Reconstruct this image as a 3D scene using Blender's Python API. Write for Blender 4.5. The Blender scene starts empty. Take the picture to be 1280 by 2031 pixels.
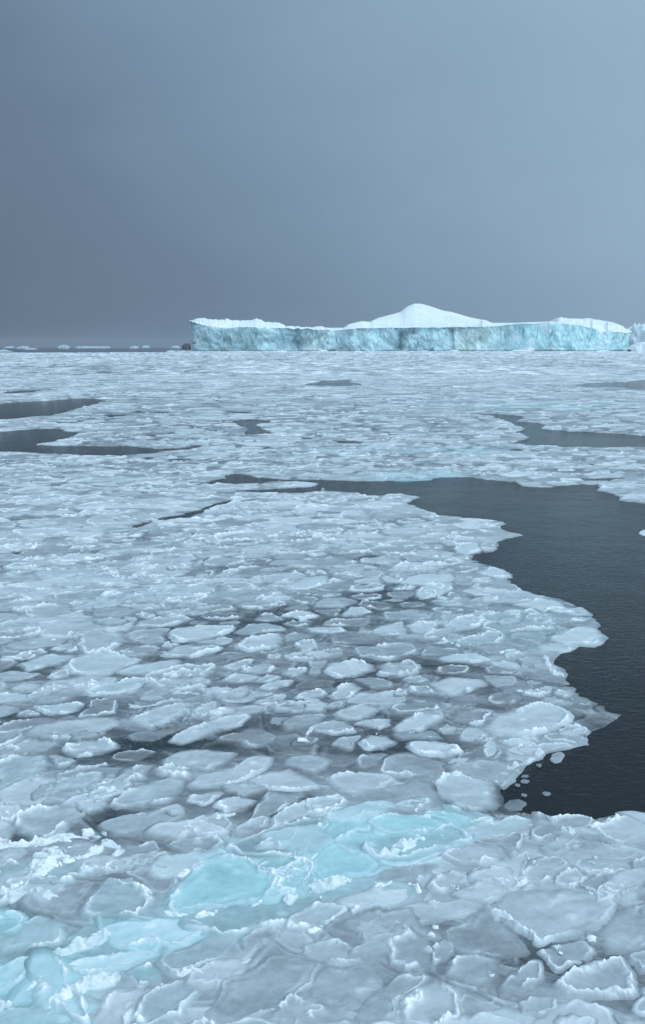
import bpy, math, random
import numpy as np
from mathutils import Vector
random.seed(7); rng = np.random.default_rng(11)
PI = math.pi
scene = bpy.context.scene
COL = scene.collection

# ------------------------------------------------------------------ camera model (photo 1280 x 2031)
H, F, HZ = 8.0, 1580.0, 688.5
PITCH = math.atan((1015.5 - HZ) / F)
CP, SP = math.cos(PITCH), math.sin(PITCH)

def ground(px, py, z=0.05):
    """point of the water plane seen at a photo pixel"""
    px = np.asarray(px, float); py = np.asarray(py, float)
    dx = (px - 640) / F; dy = (1015.5 - py) / F
    ry = CP + dy * SP; rz = -SP + dy * CP
    t = (z - H) / rz
    return dx * t, ry * t

def at(px, py, Y):
    """point at distance Y seen at a photo pixel"""
    dx = (px - 640) / F; dy = (1015.5 - py) / F
    t = Y / (CP + dy * SP)
    return dx * t, Y, H + (-SP + dy * CP) * t

def pix(x, y, z=0.05):
    dz = z - H
    fw = y * CP - dz * SP
    fw = np.where(fw < .01, .01, fw)
    up = y * SP + dz * CP
    return 640 + F * x / fw, 1015.5 - F * up / fw

# ------------------------------------------------------------------ noise
def _h(ix, iy, s):
    a = (ix.astype(np.int64) * 374761393 + iy.astype(np.int64) * 668265263 + s * 1274126177) & 0xffffffff
    a = ((a ^ (a >> 13)) * 1274126177) & 0xffffffff
    a = ((a ^ (a >> 16)) * 2246822519) & 0xffffffff
    return ((a ^ (a >> 15)) & 0xffffff) / float(0x1000000)
def vn(x, y, s=0):
    ix = np.floor(x); iy = np.floor(y); fx = x - ix; fy = y - iy
    fx = fx * fx * fx * (fx * (fx * 6 - 15) + 10); fy = fy * fy * fy * (fy * (fy * 6 - 15) + 10)
    a = _h(ix, iy, s); b = _h(ix + 1, iy, s); c = _h(ix, iy + 1, s); d = _h(ix + 1, iy + 1, s)
    return ((a + (b - a) * fx) * (1 - fy) + (c + (d - c) * fx) * fy) * 2 - 1
def fbm(x, y, s=0, o=4, g=.5):
    r = 0; a = 1; n = 0
    for k in range(o):
        c, sn = math.cos(k * 1.1 + .4), math.sin(k * 1.1 + .4)
        r = r + a * vn(x * c - y * sn, x * sn + y * c, s + k * 17); n += a
        x = x * 2.03; y = y * 2.03; a *= g
    return r / n
def worley(x, y, s=0):
    ix = np.floor(x); iy = np.floor(y)
    f1 = np.full(np.shape(x), 9.); f2 = f1.copy(); idc = np.zeros(np.shape(x))
    for i in (-1, 0, 1):
        for j in (-1, 0, 1):
            jx = ix + i; jy = iy + j
            px = jx + .1 + .8 * _h(jx, jy, s); py = jy + .1 + .8 * _h(jx, jy, s + 5)
            d = np.hypot(px - x, py - y)
            n = d < f1
            f2 = np.where(n, f1, np.minimum(f2, d)); idc = np.where(n, _h(jx, jy, s + 9), idc); f1 = np.where(n, d, f1)
    return f1, f2, idc
def sst(x, a, b):
    t = np.clip((x - a) / (b - a), 0, 1); return t * t * (3 - 2 * t)

# ------------------------------------------------------------------ open water, traced in photo pixels
WATER = [
 [(355,967),(400,957),(450,950),(457,939),(500,941),(515,947),(565,951),(640,952),(755,953),(850,952),(870,946),(960,949),(1020,955),(1032,965),(1090,966),(1160,960),(1200,963),(1190,972),(1220,980),(1230,992),(1280,997),(1600,1010),(1900,1300),(2100,1640),(1500,1640),(1330,1628),
  (1280,1619),(1246,1612),(1211,1618),(1166,1631),(1135,1624),(1080,1624),(1053,1610),(1020,1606),(988,1590),(1005,1566),(1032,1531),(1053,1516),(1094,1494),(1132,1483),(1156,1473),(1163,1459),(1228,1435),(1240,1418),(1208,1409),(1204,1397),(1184,1396),(1156,1380),(1129,1363),(1115,1349),(1122,1336),(1101,1318),(1098,1305),(1149,1284),(1154,1277),(1184,1272),(1199,1260),(1194,1246),(1177,1227),(1149,1208),(1108,1188),(1081,1186),(1046,1181),(1019,1165),(998,1158),(1012,1140),(977,1122),(936,1109),(984,1088),(977,1078),(1008,1073),(1038,1061),(995,1052),(992,1035),(890,1029),(850,1015),(805,998),(840,986),(785,980),(735,985),(690,976),(640,974),(640,960),(560,956),(500,959),(430,961),(380,968)],
 [(470,973),(530,971),(600,966),(642,960),(642,975),(590,978),(530,980)],
 [(472,986),(430,998),(395,1010),(350,1025),(320,1029),(350,1029),(397,1017),(432,1003)],
 [(295,1034),(268,1042),(256,1050),(270,1048)], [(238,1054),(228,1062),(236,1062)], [(44,1094),(36,1100),(41,1099)],
 [(-400,815),(0,802),(60,797),(150,791),(205,791),(220,797),(190,802),(180,807),(135,817),(90,825),(0,832),(-400,850)],
 [(-400,875),(0,857),(70,852),(115,851),(152,860),(130,871),(60,882),(100,886),(180,885),(260,885),(325,892),(300,899),(230,906),(150,902),(90,899),(0,896),(-400,905)],
 [(320,891),(370,887),(435,877),(375,892),(325,896)],
 [(470,835),(495,830),(542,836),(505,842),(532,852),(525,862),(492,862),(490,852),(475,845)],
 [(510,890),(540,882),(560,881),(540,890)],
 [(595,762),(640,755),(690,753),(715,763),(690,767),(620,766)],
 [(1130,765),(1165,760),(1240,757),(1280,754),(1700,750),(1700,782),(1280,775),(1240,770),(1165,769)],
 [(910,820),(980,821),(1045,825),(1047,830),(1010,836),(1080,837),(1090,843),(1075,851),(1165,857),(1280,865),(1600,872),(1600,892),(1280,887),(1190,887),(1105,886),(1055,884),(1020,880),(1050,867),(1030,857),(1045,850),(1020,840),(980,826)],
 [(26,726.5),(75,727),(50,728.5)], [(180,738.5),(255,739),(220,740.5)], [(322,758.5),(400,759),(360,761)],
 [(350,718.3),(424,718.5),(390,720)], [(467,713.3),(587,713.6),(530,715)], [(10,777),(45,774),(100,773),(60,780),(15,781)],
 [(200,824),(245,823),(225,828)], [(250,817),(340,817.5),(330,821),(290,819)], [(95,836),(185,836),(150,841),(100,840)],
 [(-900,700.3),(0,699.6),(200,699.2),(345,698.6),(352,697.4),(352,690.2),(-900,690.2)],
]
for k in range(70):      # narrow dark leads scattered over the far ice
    y = 708 + 250 * random.random() ** 1.5; x = random.uniform(-150, 1430); w = random.uniform(8, 34) * (.6 + (y - 700) / 300); hh = .5 + (y - 700) * .006
    WATER.append([(x - w, y), (x - w * .3, y - hh), (x + w, y - hh * .3 - .6), (x + w * .2, y + hh)])
WPOLY = []
for P in WATER:
    a = np.array(P, float); x, y = ground(a[:, 0], a[:, 1], 0.)
    WPOLY.append(np.stack([x, y], 1))

def sdist(x, y, polys):
    """distance to the outlines, positive outside all of them"""
    out = np.full(x.shape, 1e9)
    for P in polys:
        mn = P.min(0); mx = P.max(0); m = 3 + .2 * (mx[1])
        sel = (x > mn[0] - m) & (x < mx[0] + m) & (y > mn[1] - m) & (y < mx[1] + m)
        if not sel.any(): continue
        xs = x[sel]; ys = y[sel]; d = np.full(xs.shape, 1e9); ins = np.zeros(xs.shape, bool)
        n = len(P)
        for i in range(n):
            ax, ay = P[i]; bx, by = P[(i + 1) % n]
            ex, ey = bx - ax, by - ay
            t = np.clip(((xs - ax) * ex + (ys - ay) * ey) / (ex * ex + ey * ey + 1e-12), 0, 1)
            d = np.minimum(d, np.hypot(xs - ax - t * ex, ys - ay - t * ey))
            if ay != by:
                c = ((ay > ys) != (by > ys)) & (xs < (bx - ax) * (ys - ay) / (by - ay) + ax); ins ^= c
        out[sel] = np.minimum(out[sel], np.where(ins, -d, d))
    return out

# ------------------------------------------------------------------ fan shaped lattice around the view point
rows_px = np.concatenate([np.arange(3300, 2150, -28), np.arange(2150, 1000, -2.4), np.arange(1000, 760, -1.1), np.arange(760, 697, -.7), np.array([697.2, 696.6, 696.0, 695.5])])
_, DIST = ground(np.full(rows_px.shape, 640.), rows_px, 0.)
AZ = np.radians(np.concatenate([np.linspace(-64, -34, 70)[:-1], np.linspace(-34, 34, 700), np.linspace(34, 64, 70)[1:]]))
gaz, gd = np.meshgrid(AZ, DIST)
GX = np.tan(gaz) * gd; GY = gd.copy()      # straight rows: constant Y
SD = sdist(GX.ravel(), GY.ravel(), WPOLY).reshape(GX.shape)
SDR = SD.copy()
for lam, s in ((.45, 1), (1.3, 2), (4, 3), (13, 4), (45, 5)):
    w = .20 * lam * sst(GY, lam * 9, lam * 26)
    SD = SD + w * vn(GX / lam, GY / lam * .7, s)
_ld = np.log(DIST)
def interp(Z, x, y):
    yy = np.clip(y, DIST[0], DIST[-1] * .999)
    fr = np.interp(np.log(yy), _ld, np.arange(len(DIST)))
    a = np.arctan2(x, np.maximum(y, .1)); fc = np.interp(a, AZ, np.arange(len(AZ)))
    r0 = np.clip(fr.astype(int), 0, len(DIST) - 2); c0 = np.clip(fc.astype(int), 0, len(AZ) - 2)
    u = fr - r0; v = fc - c0
    return (Z[r0, c0] * (1 - v) + Z[r0, c0 + 1] * v) * (1 - u) + (Z[r0 + 1, c0] * (1 - v) + Z[r0 + 1, c0 + 1] * v) * u

def swell(x, y):
    u = x * .94 - y * .34; v = x * .34 + y * .94
    wv = .5 * np.sin(v * 1.75 + .8 * vn(u * .22, v * .2, 31)) + .6 * vn(u * .28, v * .7, 33) + .35 * vn(u * .8, v * 1.7, 34)
    return wv * .055
def surf(x, y):
    e = sst(interp(SD, x, y), .0, 2.2)
    return e * (.085 + swell(x, y)) + .012

# thin dark (grease ice) patches and turquoise patches, from the photo
DARK = [(620,1335,320,95,.42),(275,1488,120,34,.75),(60,1400,130,50,.3),(545,1603,75,24,.8),(235,1635,75,28,.8),(15,1668,40,18,.8),(560,1222,260,30,.5),(800,1190,130,22,.5),(480,1130,90,12,.3),
        (830,1350,200,40,.3),(1165,1425,75,34,.42),(700,1490,220,36,.35),(1120,1870,230,150,.2),(830,1566,36,12,.8),(480,1450,90,18,.5),(1010,1590,40,25,.45),(960,1720,60,20,.2),
        (250,1400,120,18,.4),(600,1960,260,60,.12),(1240,1990,60,50,.25),(730,1120,70,10,.3),(430,1260,140,16,.35),(820,1440,120,16,.3),(320,1690,70,22,.35),(30,1800,60,40,.25),(1170,1940,60,18,.35)]
BLUE = [((0,1960),80),((120,1930),85),((260,1880),85),((400,1830),90),((520,1760),95),((640,1720),100),((760,1670),85),((860,1640),55),((0,1860),60),((430,1730),70),((60,1740),45),((660,1650),50)]
BB = [(1050,1560,60,30,.15),(120,1560,140,40,.15),(840,898,190,7,.8),(1080,806,220,8,.6),(820,948,90,5,.9),(200,1180,260,60,.12),(1000,1240,180,60,.25),(850,800,80,5,.4)]
def tone_of(x, y):
    """tone (0 dark thin slush .. 1 snow) and turquoise amount of the loose ice at a place"""
    px, py = pix(x, y)
    # far tones lighter and made of streaks at growing scales
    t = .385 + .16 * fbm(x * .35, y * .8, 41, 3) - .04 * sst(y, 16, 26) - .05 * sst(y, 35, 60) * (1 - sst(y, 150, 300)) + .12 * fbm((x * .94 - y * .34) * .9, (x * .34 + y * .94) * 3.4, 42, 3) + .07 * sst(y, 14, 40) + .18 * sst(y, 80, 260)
    wx = px + 40 * vn(x * .5, y * .6, 51); wy = py + 12 * vn(x * .6, y * .8, 52)
    for cx, cy, rx, ry, k in DARK:
        t = t - .42 * k * np.exp(-(((wx - cx) / rx) ** 2 + ((wy - cy + (wx - cx) * .06) / ry) ** 2))
    b = np.zeros(np.shape(x))
    for (cx, cy), r in BLUE:
        b = np.maximum(b, np.exp(-(((wx - cx) / (r * 1.25)) ** 2 + ((wy - cy) / (r * .72)) ** 2) ** 1.4))
    for cx, cy, rx, ry, k in BB:
        b = np.maximum(b, k * np.exp(-(((wx - cx) / rx) ** 2 + ((wy - cy) / ry) ** 2)))
    t = t + .16 * b
    return t, b

# ------------------------------------------------------------------ node helpers and materials
class NT:
    def __init__(s, nt): s.nt = nt; s.nt.nodes.clear()
    def n(s, t, **k):
        o = s.nt.nodes.new(t); ins = k.pop('ins', {})
        for a, b in k.items(): setattr(o, a, b)
        for a, b in ins.items(): s.set(o, a, b)
        return o
    def set(s, o, a, b):
        if isinstance(b, bpy.types.NodeSocket): s.nt.links.new(b, o.inputs[a])
        elif isinstance(b, bpy.types.Node): s.nt.links.new(b.outputs[0], o.inputs[a])
        else: o.inputs[a].default_value = b
    def math(s, op, a, b=0., c=0., clamp=False): return s.n('ShaderNodeMath', operation=op, use_clamp=clamp, ins={0: a, 1: b, 2: c}).outputs[0]
    def mix(s, f, a, b, bt='MIX'):
        o = s.n('ShaderNodeMix', data_type='RGBA', blend_type=bt); s.set(o, 0, f); s.set(o, 6, a); s.set(o, 7, b); return o.outputs[2]
    def ramp(s, f, pts, ease='LINEAR'):
        o = s.n('ShaderNodeValToRGB'); s.set(o, 0, f); cr = o.color_ramp; cr.interpolation = ease
        while len(cr.elements) < len(pts): cr.elements.new(.5)
        for e, (p, c) in zip(cr.elements, pts): e.position = p; e.color = (*c, 1)
        return o.outputs[0]
    def noise(s, vec, scale, detail=4, rough=.5, dist=0.):
        return s.n('ShaderNodeTexNoise', ins={'Vector': vec, 'Scale': scale, 'Detail': detail, 'Roughness': rough, 'Distortion': dist}).outputs[0]
def material(name):
    m = bpy.data.materials.new(name); m.use_nodes = True; t = NT(m.node_tree)
    out = t.n('ShaderNodeOutputMaterial'); p = t.n('ShaderNodeBsdfPrincipled'); t.nt.links.new(p.outputs[0], out.inputs[0])
    return m, t, p, out

def ice_material():
    m, t, p, out = material('sea_ice')
    g = t.n('ShaderNodeNewGeometry').outputs['Position']
    at_ = t.n('ShaderNodeAttribute', attribute_name='tone').outputs['Fac']
    ab = t.n('ShaderNodeAttribute', attribute_name='blue').outputs['Fac']
    st = t.n('ShaderNodeMapping', ins={0: g, 2: (0, 0, -.25), 3: (1, 2.2, 1)}).outputs[0]
    n1 = t.noise(st, 1.7, 5, .6, .6); n2 = t.noise(g, 9, 4, .6); n3 = t.noise(g, 60, 3, .6)
    a = t.math('ADD', at_, t.math('MULTIPLY', t.math('SUBTRACT', n1, .5), .27))
    a = t.math('ADD', a, t.math('MULTIPLY', t.math('SUBTRACT', n2, .5), .17))
    a = t.math('ADD', a, t.math('MULTIPLY', t.math('SUBTRACT', n3, .5), .11), clamp=True)
    c = t.ramp(a, [(0, (.022, .034, .042)), (.16, (.088, .103, .114)), (.36, (.235, .268, .287)), (.56, (.42, .475, .50)), (.76, (.60, .665, .69)), (.95, (.86, .89, .91))])
    cb = t.ramp(a, [(0, (.015, .07, .08)), (.3, (.18, .32, .34)), (.56, (.35, .56, .585)), (.78, (.59, .745, .77)), (.97, (.87, .91, .92))])
    c = t.mix(ab, c, cb)
    t.set(p, 'Base Color', c)
    t.set(p, 'Roughness', t.math('ADD', .24, t.math('MULTIPLY', a, .42)))
    p.inputs['IOR'].default_value = 1.31
    p.inputs['Specular IOR Level'].default_value = .45
    bn = t.math('ADD', t.math('MULTIPLY', n2, .5), t.math('MULTIPLY', n3, .35))
    b1 = t.n('ShaderNodeBump', ins={'Strength': t.math('ADD', .12, t.math('MULTIPLY', t.math('MULTIPLY', a, a), .75)), 'Distance': .03, 'Height': bn})
    t.set(p, 'Normal', b1.outputs[0])
    return m

def water_material():
    m, t, p, out = material('sea_water')
    g = t.n('ShaderNodeNewGeometry').outputs['Position']
    m1 = t.n('ShaderNodeMapping', ins={0: g, 2: (0, 0, -.35), 3: (1, 2.4, 1)}).outputs[0]
    a = t.noise(m1, 3.2, 3, .5, .5); b = t.noise(m1, 13, 2, .5, .3); c = t.noise(g, .5, 3, .5)
    d = t.noise(t.n('ShaderNodeMapping', ins={0: g, 3: (1, .7, 1)}).outputs[0], .02, 4, .55)
    patch = t.ramp(d, [(.4, (.35,) * 3), (.62, (1,) * 3)])
    h = t.math('ADD', t.math('MULTIPLY', a, .6), t.math('ADD', t.math('MULTIPLY', b, .22), t.math('MULTIPLY', c, 1.2)))
    bp = t.n('ShaderNodeBump', ins={'Strength': t.math('MULTIPLY', patch, .5), 'Distance': .2, 'Height': h})
    t.set(p, 'Base Color', (.002, .005, .006, 1)); p.inputs['Roughness'].default_value = .1; p.inputs['IOR'].default_value = 1.333
    t.set(p, 'Normal', bp.outputs[0])
    return m

def berg_material():
    """glacier ice wall: colours come from the 'zone' colour attribute, veins and cracks from noise"""
    m, t, p, out = material('glacier_ice')
    g = t.n('ShaderNodeNewGeometry').outputs['Position']
    z = t.n('ShaderNodeVertexColor', layer_name='zone').outputs[0]
    s1 = t.n('ShaderNodeMapping', ins={0: g, 2: (0, .35, 0), 3: (1, 1, .55)}).outputs[0]
    n1 = t.noise(s1, .035, 6, .62, 2.2); n2 = t.noise(s1, .12, 5, .65, 1.2); n3 = t.noise(g, .6, 4, .6)
    c = t.mix(t.ramp(n1, [(.36, (0,) * 3), (.66, (1,) * 3)]), t.mix(1., z, (.74, .82, .86, 1), 'MULTIPLY'), z)
    c = t.mix(t.ramp(n2, [(.52, (0,) * 3), (.72, (.4,) * 3)]), c, (.74, .86, .89, 1))
    t.set(p, 'Base Color', c); p.inputs['Roughness'].default_value = .55
    bp = t.n('ShaderNodeBump', ins={'Strength': .9, 'Distance': 3., 'Height': t.math('ADD', n2, t.math('MULTIPLY', n3, .25))})
    t.set(p, 'Normal', bp.outputs[0])
    return m
def snow_material():
    m, t, p, out = material('snow')
    g = t.n('ShaderNodeNewGeometry').outputs['Position']
    n1 = t.noise(g, .02, 4, .55, .5); n2 = t.noise(g, .3, 4, .6)
    c = t.ramp(n1, [(.3, (.66, .76, .80)), (.65, (.80, .85, .87))])
    t.set(p, 'Base Color', c); p.inputs['Roughness'].default_value = .7
    bp = t.n('ShaderNodeBump', ins={'Strength': .6, 'Distance': 4.0, 'Height': t.math('ADD', n2, t.math('MULTIPLY', n1, 2.))}); t.set(p, 'Normal', bp.outputs[0])
    return m
def rock_material():
    m, t, p, out = material('dark_rock')
    g = t.n('ShaderNodeNewGeometry').outputs['Position']
    t.set(p, 'Base Color', t.ramp(t.noise(g, .08, 4, .6), [(.3, (.03, .035, .045)), (.7, (.07, .08, .095))])); p.inputs['Roughness'].default_value = .8
    return m
ICE, SEA, BERG, SNOW, ROCK = ice_material(), water_material(), berg_material(), snow_material(), rock_material()

# ------------------------------------------------------------------ mesh helpers
def mesh_obj(name, V, Fq, mat, attrs=None, tris=None, parent=None, loc=None, zone=None):
    """one mesh from numpy arrays: V (n,3), Fq (m,4) quads, tris (k,3)"""
    me = bpy.data.meshes.new(name)
    V = np.asarray(V, np.float32)
    if loc is not None: V = V - np.asarray(loc, np.float32)
    nq = len(Fq) if Fq is not None else 0; nt = len(tris) if tris is not None else 0
    idx = np.concatenate([np.asarray(Fq).ravel() if nq else np.zeros(0, int), np.asarray(tris).ravel() if nt else np.zeros(0, int)]).astype(np.int32)
    tot = np.concatenate([np.full(nq, 4), np.full(nt, 3)]).astype(np.int32); st = np.concatenate([[0], np.cumsum(tot)[:-1]]).astype(np.int32)
    me.vertices.add(len(V)); me.vertices.foreach_set('co', V.ravel())
    me.loops.add(len(idx)); me.loops.foreach_set('vertex_index', idx)
    me.polygons.add(len(tot)); me.polygons.foreach_set('loop_start', st); me.polygons.foreach_set('loop_total', tot)
    me.polygons.foreach_set('use_smooth', np.ones(len(tot), bool))
    for k, a in (attrs or {}).items():
        at_ = me.attributes.new(k, 'FLOAT', 'POINT'); at_.data.foreach_set('value', np.asarray(a, np.float32).ravel())
    if zone is not None:
        ca = me.color_attributes.new('zone', 'FLOAT_COLOR', 'POINT')
        ca.data.foreach_set('color', np.concatenate([zone, np.ones((len(zone), 1))], 1).astype(np.float32).ravel())
    me.update(calc_edges=True); me.materials.append(mat)
    o = bpy.data.objects.new(name, me); COL.objects.link(o)
    if parent is not None: o.parent = parent
    elif loc is not None: o.location = loc
    return o
def grid_quads(nr, nc, keep=None, wrap=False):
    i, j = np.meshgrid(np.arange(nr - 1), np.arange(nc if wrap else nc - 1), indexing='ij')
    j2 = (j + 1) % nc
    q = np.stack([i * nc + j, i * nc + j2, (i + 1) * nc + j2, (i + 1) * nc + j], -1)
    if keep is not None: q = q[keep]
    return q.reshape(-1, 4)
def compact(V, Fq, *A):
    u, inv = np.unique(Fq, return_inverse=True)
    return (V[u], inv.reshape(Fq.shape)) + tuple(a[u] for a in A)
def tag(o, label, cat=None, group=None, kind=None):
    if label: o['label'] = label
    if cat: o['category'] = cat
    if group: o['group'] = group
    if kind: o['kind'] = kind
    return o
def empty(name, loc):
    o = bpy.data.objects.new(name, None); COL.objects.link(o); o.location = loc; o.empty_display_size = .3; return o

# ------------------------------------------------------------------ sea
R = 14000.
aa = np.linspace(0, 2 * PI, 97)[:-1]
rad = [6, 30, 150, 700, 3000, 8000, R]
V = np.concatenate([[[0, 0, 0]]] + [np.stack([np.cos(aa) * r, np.sin(aa) * r, 0 * aa], 1) for r in rad])
q = grid_quads(len(rad), 96, wrap=True)[:, ::-1] + 1
tr = np.array([[0, 1 + k, 1 + (k + 1) % 96] for k in range(96)])
sea = mesh_obj('water', V, q, SEA, tris=tr)
tag(sea, 'dark rippled sea water in the open leads', None, None, 'structure')

# ------------------------------------------------------------------ loose slush sheet between the floes
x, y = GX.ravel(), GY.ravel(); sd = SD.ravel()
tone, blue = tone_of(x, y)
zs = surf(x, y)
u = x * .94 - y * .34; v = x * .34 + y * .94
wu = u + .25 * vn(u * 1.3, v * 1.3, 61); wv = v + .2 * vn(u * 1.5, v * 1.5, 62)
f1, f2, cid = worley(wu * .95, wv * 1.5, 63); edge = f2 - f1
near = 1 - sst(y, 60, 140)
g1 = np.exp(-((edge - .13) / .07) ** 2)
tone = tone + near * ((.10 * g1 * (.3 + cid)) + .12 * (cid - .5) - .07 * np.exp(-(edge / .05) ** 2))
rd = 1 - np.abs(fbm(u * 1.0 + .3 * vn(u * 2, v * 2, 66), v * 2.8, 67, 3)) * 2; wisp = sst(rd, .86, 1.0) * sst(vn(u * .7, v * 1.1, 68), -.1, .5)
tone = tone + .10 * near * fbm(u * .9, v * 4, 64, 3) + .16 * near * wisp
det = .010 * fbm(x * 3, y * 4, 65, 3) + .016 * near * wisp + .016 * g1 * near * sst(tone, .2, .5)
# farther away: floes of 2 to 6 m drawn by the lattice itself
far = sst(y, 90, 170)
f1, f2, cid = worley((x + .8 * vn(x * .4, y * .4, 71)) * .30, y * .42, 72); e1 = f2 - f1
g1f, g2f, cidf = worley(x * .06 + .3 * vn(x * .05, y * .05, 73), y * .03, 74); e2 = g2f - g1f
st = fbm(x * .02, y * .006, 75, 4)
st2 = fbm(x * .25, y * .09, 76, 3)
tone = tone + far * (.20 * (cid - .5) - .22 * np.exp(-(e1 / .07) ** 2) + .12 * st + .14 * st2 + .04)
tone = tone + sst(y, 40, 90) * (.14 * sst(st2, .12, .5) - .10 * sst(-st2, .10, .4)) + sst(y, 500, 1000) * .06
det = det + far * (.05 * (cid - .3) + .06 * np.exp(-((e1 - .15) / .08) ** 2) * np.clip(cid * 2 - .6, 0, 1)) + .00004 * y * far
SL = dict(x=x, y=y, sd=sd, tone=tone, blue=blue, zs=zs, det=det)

# ------------------------------------------------------------------ ice floes: traced ones
#  crop = (origin x, origin y, scale) of the enlargement the outline was read from
A_, B_, C_, D_, E_ = (0, 1500, 2.), (640, 1500, 2.), (840, 1040, 2.909), (0, 1000, 2.), (400, 1100, 2.56)
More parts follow.
